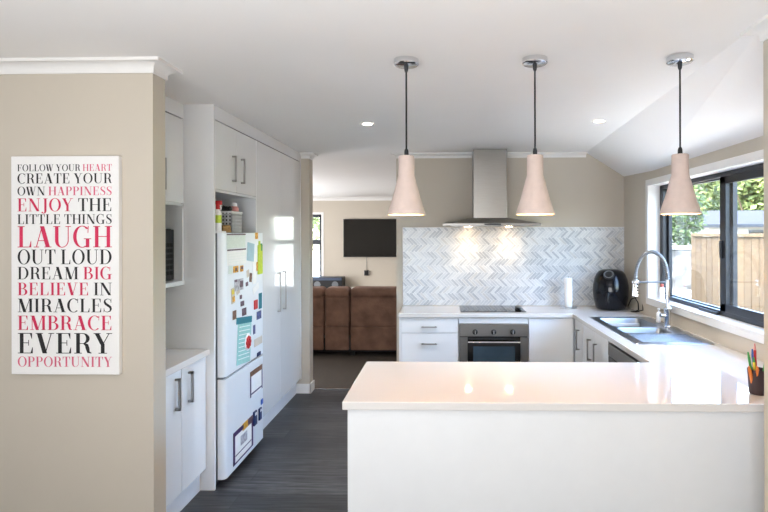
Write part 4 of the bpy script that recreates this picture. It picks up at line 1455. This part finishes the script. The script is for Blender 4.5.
def glyph(ch):
    s = ST
    if ch == 'I': return stem(0.09), 0.34
    if ch == 'L': return stem(0.09) + g_rect(0.09, 0, 0.62, HL) + [[(0.52, 0), (0.62, 0), (0.62, 0.3), (0.60, 0.3)]], 0.66
    if ch in 'EF':
        r = stem(0.09) + g_rect(0.09, 1 - HL, 0.60, 1) + [[(0.58, 0.72), (0.60, 0.72), (0.60, 1), (0.50, 1)]] + g_rect(0.2, 0.5, 0.46, 0.5 + HL) + g_rect(0.44, 0.38, 0.47, 0.66)
        if ch == 'E': r += g_rect(0.09, 0, 0.63, HL) + [[(0.53, 0), (0.63, 0), (0.63, 0.3), (0.61, 0.3)]]
        return r, 0.68 if ch == 'E' else 0.64
    if ch == 'T':
        return stem(0.275, e=0.1) + g_rect(0.02, 1 - HL, 0.69, 1) + [[(0.02, 0.70), (0.04, 0.70), (0.12, 1), (0.02, 1)]] + [[(0.67, 0.70), (0.69, 0.70), (0.69, 1), (0.59, 1)]], 0.70
    if ch == 'H': return stem(0.08) + stem(0.60) + g_rect(0.2, 0.49, 0.65, 0.49 + HL), 0.84
    if ch == 'N': return thin(0.12) + thin(0.70, sb=False) + diag(0.16, 1, 0.70, 0.0, 0.19), 0.86
    if ch == 'M': return thin(0.12) + diag(0.18, 1, 0.46, 0.0, 0.19) + diag(0.47, 0.0, 0.78, 1, 0.04) + stem(0.76), 1.0
    if ch == 'A': return diag(0.12, 0, 0.38, 1, 0.04) + diag(0.64, 0, 0.38, 1, 0.19) + g_rect(0.2, 0.30, 0.58, 0.30 + HL) + g_rect(0.0, 0, 0.24, HL) + g_rect(0.48, 0, 0.80, HL), 0.80
    if ch == 'V': return diag(0.38, 0, 0.14, 1, 0.19) + diag(0.40, 0, 0.65, 1, 0.04) + g_rect(0.0, 1 - HL, 0.30, 1) + g_rect(0.53, 1 - HL, 0.77, 1), 0.77
    if ch == 'W': return diag(0.32, 0, 0.12, 1, 0.18) + diag(0.34, 0, 0.54, 1, 0.04) + diag(0.70, 0, 0.50, 1, 0.18) + diag(0.72, 0, 0.95, 1, 0.04) + g_rect(0, 1 - HL, 0.62, 1) + g_rect(0.84, 1 - HL, 1.06, 1), 1.06
    if ch == 'Y': return diag(0.37, 0.44, 0.13, 1, 0.18) + diag(0.38, 0.44, 0.65, 1, 0.04) + stem(0.30, 0, 0.47, stp=False, e=0.1) + g_rect(0.0, 1 - HL, 0.29, 1) + g_rect(0.53, 1 - HL, 0.77, 1), 0.77
    if ch == 'U':
        r = stem(0.09, 0.33, 1, sb=False) + thin(0.66, 0.33, 1, sb=False)
        for k in range(16):
            a, b = PI + PI * k / 16, PI + PI * (k + 1) / 16
            def pt(q): return (0.396 + 0.306 * math.cos(q), 0.33 + 0.345 * math.sin(q))
            def pi_(q):
                w = s if math.cos(q) < 0 else HL * 1.2
                rx = 0.306 - w
                return (0.396 + rx * math.cos(q), 0.33 + (0.345 - HL) * math.sin(q))
            r.append([pt(a), pt(b), pi_(b), pi_(a)])
        return r, 0.82
    if ch == 'J':
        return stem(0.20, 0.0, 1, sb=False) + stroke([(0.28, 0.04), (0.25, -0.10), (0.16, -0.16), (0.06, -0.14)], [s, 0.12, 0.05, 0.04]) + arc_(0.06, -0.09, 0.06, 0.06, 0, 360, 0.06, 0.06, 10), 0.46
    if ch == 'O': return arc_(0.42, 0.5, 0.41, 0.52, 0, 360, n=36), 0.84
    if ch == 'C': return arc_(0.42, 0.5, 0.41, 0.52, 48, 312, n=28) + [[(0.66, 0.68), (0.69, 0.68), (0.71, 1.0), (0.67, 1.0)]] + [[(0.67, 0.0), (0.71, 0.0), (0.72, 0.30), (0.69, 0.30)]] * 0, 0.74
    if ch == 'G': return arc_(0.42, 0.5, 0.41, 0.52, 48, 300, n=28) + stem(0.58, 0.0, 0.42, sb=False, e=0.09) + [[(0.66, 0.68), (0.69, 0.68), (0.71, 1.0), (0.67, 1.0)]], 0.84
    if ch == 'D': return stem(0.09) + g_rect(0.09, 0, 0.38, HL) + g_rect(0.09, 1 - HL, 0.38, 1) + arc_(0.36, 0.5, 0.42, 0.5, -90, 90), 0.81
    if ch in 'PR':
        r = stem(0.09) + g_rect(0.09, 1 - HL, 0.38, 1) + g_rect(0.09, 0.47, 0.38, 0.47 + HL) + arc_(0.36, 0.735, 0.29, 0.265, -90, 90, 0.15)
        if ch == 'R': return r + stroke([(0.40, 0.49), (0.52, 0.42), (0.56, 0.25), (0.60, 0.06), (0.72, 0.02)], [0.06, 0.15, 0.16, 0.12, 0.04]), 0.74
        return r, 0.67
    if ch == 'B': return stem(0.09) + g_rect(0.09, 1 - HL, 0.36, 1) + g_rect(0.09, 0.5, 0.38, 0.5 + HL) + g_rect(0.09, 0, 0.38, HL) + arc_(0.34, 0.757, 0.27, 0.243, -90, 90, 0.145) + arc_(0.37, 0.265, 0.31, 0.27, -90, 90, 0.155), 0.71
    if ch == 'S':
        p = [(0.50, 0.80), (0.44, 0.95), (0.28, 0.99), (0.13, 0.90), (0.10, 0.76), (0.17, 0.62), (0.32, 0.50), (0.46, 0.38), (0.50, 0.24), (0.45, 0.09), (0.28, 0.01), (0.12, 0.06), (0.06, 0.24)]
        w = [0.03, 0.035, 0.04, 0.09, 0.13, 0.16, 0.17, 0.16, 0.13, 0.09, 0.04, 0.035, 0.03]
        return stroke(p, w) + [[(0.49, 0.70), (0.52, 0.70), (0.53, 1.0), (0.50, 1.0)]] + [[(0.04, 0.0), (0.07, 0.0), (0.08, 0.30), (0.05, 0.30)]], 0.58
    return [], 0.3


rows = [('FOLLOW YOUR |HEART', 165.5, 172.2), ('CREATE YOUR', 174.4, 184.4), ('OWN |HAPPINESS', 187.6, 196.2), ('*ENJOY |THE', 199.2, 212.0), ('LITTLE THINGS', 215.0, 224.6),
        ('*LAUGH', 226.8, 247.8), ('OUT LOUD', 250.0, 264.5), ('DREAM *BIG', 267.2, 279.5), ('*BELIEVE |IN', 282.8, 295.3), ('MIRACLES', 298.7, 312.1), ('*EMBRACE', 315.6, 329.8),
        ('EVERY', 332.8, 353.0), ('*OPPORTUNITY', 356.2, 366.2)]
TXL, TXR = CXL + 0.031, CXR - 0.031
ink = {'k': ('inkblack', 'black serif word'), 'p': ('inkpink', 'bright pink serif word'), 'r': ('inkrose', 'paler rose serif word')}
# colour per word: k black, p pink, r paler rose
word_col = {'HEART': 'r', 'HAPPINESS': 'r', 'ENJOY': 'p', 'LAUGH': 'p', 'BIG': 'p', 'BELIEVE': 'p', 'EMBRACE': 'p', 'OPPORTUNITY': 'r'}
for txt, v0, v1 in rows:
    words = txt.replace('|', '').replace('*', '').split()
    zt_ = CZT - (v0 - 157.2) / (374 - 157.2) * (CZT - CZB)
    zb_ = CZT - (v1 - 157.2) / (374 - 157.2) * (CZT - CZB)
    gap, space = 0.07, 0.34
    total = 0
    for wi, w in enumerate(words):
        total += sum(glyph(c)[1] for c in w) + gap * (len(w) - 1) + (space if wi else 0)
    sxw = (TXR - TXL) / total
    hz = zt_ - zb_
    pen = 0.0
    for wi, w in enumerate(words):
        if wi: pen += space
        wm = MB()
        for ci, c in enumerate(w):
            if ci: pen += gap
            polys, adv = glyph(c)
            for q in polys:
                P = [(TXL + (pen + x) * sxw, YS - 0.0008, zb_ + y * hz) for x, y in q]
                wm.poly(P)
            pen += adv
        im, il = ink[word_col.get(w, 'k')]
        tag(wm.build('lettering', M[im], t), il)

# ------------------------------------------------------------------ living room
t = thing('sofa', (-0.9, 7.3, 0.004), 'brown suede recliner sofa seen from behind', 'sofa')
SYB = 6.85
sections = [(-2.32, -1.556), (-1.546, -1.226), (-1.214, 0.10)]
for (x0, x1) in sections:
    s = MB().box((x0, SYB + 0.02, 0.38), (x1, SYB + 0.24, 0.80), 0.03, 3).build('backrest', M['sofa'], t)
    rl = MB()
    rl.box((x0 + 0.002, SYB - 0.015, 0.765), (x1 - 0.002, SYB + 0.27, 0.895), 0.055, 5)
    rl.build('head_roll', M['sofa'], s)
    fl = MB()
    fl.box((x0 + 0.004, SYB + 0.005, 0.085), (x1 - 0.004, SYB + 0.07, 0.39), 0.018, 3)
    fl.build('back_flap', M['sofa'], s)
    MB().box((x0 + 0.01, SYB + 0.20, 0.22), (x1 - 0.01, SYB + 0.92, 0.46), 0.05, 4).build('seat', M['sofa'], t)
MB().box((-2.30, SYB + 0.04, 0.06), (0.09, SYB + 0.88, 0.24), 0.01).build('base', M['black'], t)
for (x0, x1) in ((-2.5, -2.325), (0.105, 0.28)):
    MB().box((x0, SYB + 0.08, 0.06), (x1, SYB + 0.95, 0.60), 0.05, 4).build('armrest', M['sofa'], t)
for fx in (-2.25, -1.2, 0.05):
    for fy in (SYB + 0.12, SYB + 0.82):
        MB().box((fx - 0.03, fy - 0.03, 0.004), (fx + 0.03, fy + 0.03, 0.07)).build('foot', M['black'], t)

t = thing('television', (-1.45, Y_LIV, 1.08), 'large black flat television on the living room wall', 'television')
bx((-2.205, Y_LIV - 0.06, 1.082), (-0.735, Y_LIV - 0.02, 1.915), 0.006).build('body', M['black'], t)
bx((-2.19, Y_LIV - 0.0625, 1.100), (-0.75, Y_LIV - 0.0595, 1.902)).build('screen', M['tvglass'], t)
bx((-1.7, Y_LIV - 0.02, 1.3), (-1.2, Y_LIV - 0.001, 1.7)).build('wall_mount', M['black'], t)
tag(MB().tube([(-1.70, Y_LIV - 0.03, 1.09), (-1.70, Y_LIV - 0.008, 0.95), (-1.695, Y_LIV - 0.008, 0.79)], 0.004, 6).build('power_cord', M['greyplastic'], t), 'thin grey cord')
t = thing('wall_socket', (-1.70, Y_LIV, 0.73), 'white wall socket with a black plug below the television', 'socket')
bx((-1.76, Y_LIV - 0.01, 0.685), (-1.64, Y_LIV - 0.001, 0.775), 0.003).build('plate', M['whiteplastic'], t)
tag(bx((-1.75, Y_LIV - 0.06, 0.675), (-1.655, Y_LIV - 0.01, 0.79), 0.008).build('plug', M['black'], t), 'black plug')

t = thing('media_unit', (-1.6, Y_LIV - 0.22, 0), 'low white media unit under the television', 'media unit')
bx((-2.95, Y_LIV - 0.44, 0.06), (-0.30, Y_LIV - 0.02, 0.40), 0.004).build('body', M['cabmatt'], t)
bx((-2.97, Y_LIV - 0.45, 0.40), (-0.28, Y_LIV - 0.016, 0.425), 0.003).build('top', M['trimwhite'], t)
for k in range(4):
    bx((-2.94 + k * 0.66, Y_LIV - 0.455, 0.07), (-2.29 + k * 0.66, Y_LIV - 0.44, 0.395), 0.002).build('door', M['cab'], t)
for k in range(2):
    bx((-2.9 + k * 2.5, Y_LIV - 0.40, 0.004), (-2.84 + k * 2.5, Y_LIV - 0.08, 0.062)).build('leg', M['black'], t)
t = thing('stereo', (-2.5, Y_LIV - 0.22, 0.4255), 'black stereo box on the media unit beside the window', 'stereo')
bx((-2.86, Y_LIV - 0.40, 0.427), (-2.16, Y_LIV - 0.08, 0.665), 0.01).build('body', M['black'], t)
tag(bx((-2.84, Y_LIV - 0.404, 0.60), (-2.18, Y_LIV - 0.399, 0.655)).build('display', mat('stereo_trim', (70, 82, 104), 0.3), t), 'blue grey strip')
for k in range(2):
    MB().lathe([(0.07, 0), (0.07, 0.004), (0.06, 0.006), (0.02, 0.002)], (-2.7 + k * 0.38, Y_LIV - 0.40, 0.51), 24, m=rotx).build('speaker_cone', M['greyplastic'], t)
tag(bx((-0.98, Y_LIV - 0.3, 0.426), (-0.80, Y_LIV - 0.16, 0.60), 0.004).build('storage_box', M['beigecard'], None, (-0.89, Y_LIV - 0.23, 0.426)), 'small beige box on the white media unit', 'box')

# ------------------------------------------------------------------ outdoors
tag(bx((1.96, -2, -0.26), (3.56, 9.4, -0.235)).build('reflector', mat('pale_reflector', (225, 222, 215), 0.85, var=0.05), None, (2.7, 3, -0.25)), 'added unseen pale path between the house and the fence', 'reflector', None, 'structure')  # added pale ground, out of view, to throw light up at the ceiling
tag(bx((1.96, -2, -0.35), (60, 60, -0.25)).build('ground', M['ground'], None, (10, 10, -0.25)), 'gravel ground outside the window', 'ground', None, 'structure')
tag(bx((-40, 11.9, -0.35), (1.95, 60, -0.25)).build('ground_back', mat('pale_gravel', (176, 174, 166), 0.9, var=0.1, scale=20), None, (-10, 30, -0.25)), 'pale ground outside the living room windows', 'ground', None, 'structure')
# paling fence
t = thing('paling_fence', (3.6, 5.3, -0.25), 'tall timber paling fence outside the kitchen window', 'fence')
pal = MB()
y = 2.2
while y < 7.72:
    w = 0.142
    pal.box((3.58, y, -0.24), (3.60, y + w, 1.545 + random.uniform(-0.004, 0.004)), 0.002, 1)
    y += w + 0.010
pal.build('palings', M['paling'], t)
bx((3.555, 2.2, 1.545), (3.65, 7.76, 1.585), 0.004).build('capping_rail', M['paling'], t)
for z in (0.1, 0.75, 1.35):
    bx((3.60, 2.2, z), (3.645, 7.72, z + 0.09)).build('rail', M['paling'], t)
for yy in (2.25, 4.0, 5.8, 7.65):
    bx((3.60, yy, -0.3), (3.69, yy + 0.09, 1.54)).build('post', M['paling'], t)
# stone wall and steps
t = thing('stone_wall', (4.6, 9.9, -0.25), 'pale dappled stone retaining wall left of the fence', 'retaining wall')
bx((3.4, 9.5, -0.25), (6.4, 9.95, 1.30), 0.02).build('wall_face', M['blocks'], t)
bx((3.37, 9.46, 1.30), (6.43, 9.98, 1.36), 0.01).build('capping', M['step'], t)
t = thing('garden_steps', (4.3, 8.9, -0.25), 'pale concrete garden steps in front of the stone wall', 'steps')
for k in range(5):
    bx((3.66, 8.24 + k * 0.24, -0.25), (5.2, 9.45, -0.08 + k * 0.17), 0.008).build('step', M['step'], t)


def leaves(mb, centres, n, size, rnd):
    for _ in range(n):
        c, r = rnd.choice(centres)
        while True:
            p = Vector((rnd.uniform(-1, 1), rnd.uniform(-1, 1), rnd.uniform(-1, 1)))
            if 0.35 < p.length < 1: break
        p = Vector(c) + Vector((p.x * r[0], p.y * r[1], p.z * r[2]))
        a = Vector((rnd.gauss(0, 1), rnd.gauss(0, 1), rnd.gauss(0, 1))).normalized()
        b = a.orthogonal().normalized()
        s = size * rnd.uniform(0.6, 1.3)
        mb.poly([p - a * s, p + b * s * 0.5, p + a * s, p - b * s * 0.5])


def tree(name, label, x, y, h, spread, trunk_h, m, n, size, seed, cat='tree'):
    rnd = random.Random(seed)
    t = thing(name, (x, y, -0.25), label, cat)
    cs = []
    for k in range(11):
        a = rnd.uniform(0, 2 * PI)
        q = rnd.uniform(0, 0.6) * spread
        cs.append(((x + q * math.cos(a), y + q * math.sin(a), -0.25 + trunk_h + (h - trunk_h) * rnd.uniform(0.2, 0.85)), (spread * 0.42, spread * 0.42, (h - trunk_h) * 0.24)))
    mb = MB()
    leaves(mb, cs, n, size, rnd)
    mb.build('crown', m, t)
    tk = MB()
    tk.tube([(x, y, -0.25), (x + 0.03, y, -0.25 + trunk_h * 0.6), (x, y + 0.03, -0.25 + trunk_h + (h - trunk_h) * 0.5)], [0.035 * h ** 0.8, 0.028 * h ** 0.8, 0.01 * h], 8)
    for k in range(4):
        c = cs[k][0]
        tk.tube([(x, y, -0.25 + trunk_h * 0.8), c], [0.015 * h ** 0.8, 0.006 * h ** 0.8], 6)
    tk.build('trunk', M['bark'], t)
    return t


tree('garden_bush', 'green bushy shrub behind the stone wall beside the fence end', 4.74, 10.6, 2.75, 0.5, 0.5, M['leaf1'], 2600, 0.055, 11, 'shrub')
# neighbour's house
t = thing('neighbour_house', (12.6, 20, -0.6), 'pale neighbouring house with a dark grey hipped roof beyond the fence', 'house')
HXA, HXB, HYA, HYB = 8.2, 17.0, 17.0, 23.0
bx((HXA + 0.3, HYA + 0.3, -0.6), (HXB - 0.3, HYB - 0.3, 1.80)).build('wall', M['housewall'], t)
rb = bmesh.new()
ez, rz = 1.86, 2.42
e_ = [rb.verts.new(p) for p in ((HXA, HYA, ez), (HXB, HYA, ez), (HXB, HYB, ez), (HXA, HYB, ez))]
r1, r2 = rb.verts.new((HXA + 1.6, 20, rz)), rb.verts.new((HXB - 1.6, 20, rz))
rb.faces.new([e_[0], e_[1], r2, r1]); rb.faces.new([e_[1], e_[2], r2]); rb.faces.new([e_[2], e_[3], r1, r2]); rb.faces.new([e_[3], e_[0], r1]); rb.faces.new(e_[::-1])
bmesh.ops.recalc_face_normals(rb, faces=rb.faces)
mb = MB()
mb._add(rb)
mb.build('roof', M['roof'], t)
gt = MB()
gt.box((HXA - 0.05, HYA - 0.08, 1.77), (HXB + 0.05, HYA + 0.02, 1.87)).box((HXA - 0.08, HYA - 0.05, 1.77), (HXA + 0.02, HYB + 0.05, 1.87))
gt.build('gutter', M['darkmetal'], t)
wn = bx((9.75, HYA + 0.25, 0.7), (10.3, HYA + 0.32, 1.68)).build('window', M['darkmetal'], t)
bx((9.8, HYA + 0.245, 0.75), (10.25, HYA + 0.252, 1.63)).build('pane', M['blackglass'], wn)
# trees beyond
specs = [('tree', 'loose yellow green tree just above the shrub at the fence end', 14, 30, 6.0, 2.2, 1.2, 'leaf2'),
         ('tree', 'pale green tree behind the house roof in the far window pane', 17, 33, 6.8, 2.4, 1.4, 'leaf3'),
         ('tree', 'yellow green tree over the house roof in the near window pane', 15.5, 27, 5.6, 2.2, 1.4, 'leaf2'),
         ('tree', 'tall pale tree in the distance behind the window mullion', 21, 37.5, 8.2, 2.3, 1.6, 'leaf3'),
         ('tree', 'distant pale tree showing left of the pendant shade', 21, 45.5, 9.6, 2.8, 1.8, 'leaf3'),
         ('tree', 'distant yellow green tree at the edge of the near window pane', 27.5, 46, 9.6, 2.8, 1.8, 'leaf2')]
for i, (nm, lab, x, y, h, s, th, m) in enumerate(specs):
    o = tree(nm, lab, x, y, h, s, th, M[m], 3200, 0.2, 30 + i)
    o['group'] = 'trees beyond the fence'
tree('tree', 'leafy tree outside the living room window left of the television', -4.4, 17.0, 4.4, 1.8, 1.0, M['leaf3'], 2600, 0.11, 51)
tree('tree', 'leafy tree outside the living room window right of the television', 1.2, 17.5, 4.4, 1.8, 1.0, M['leaf3'], 2200, 0.11, 52)
hl = MB()
hb_ = bmesh.new()
G = []
for i in range(13):
    row = []
    for j in range(7):
        row.append(hb_.verts.new((22 + j * 6, 6 + i * 5, -0.3 + 7.5 * math.sin(min(1, j / 4) * PI / 2) + random.uniform(-0.5, 0.5))))
    G.append(row)
for i in range(12):
    for j in range(6):
        hb_.faces.new([G[i][j], G[i][j + 1], G[i + 1][j + 1], G[i + 1][j]])
hl._add(hb_, 0, True)
tag(hl.build('hill', M['hill'], None, (40, 30, -0.3)), 'grassy hillside behind the neighbouring house', 'hill', None, 'structure')
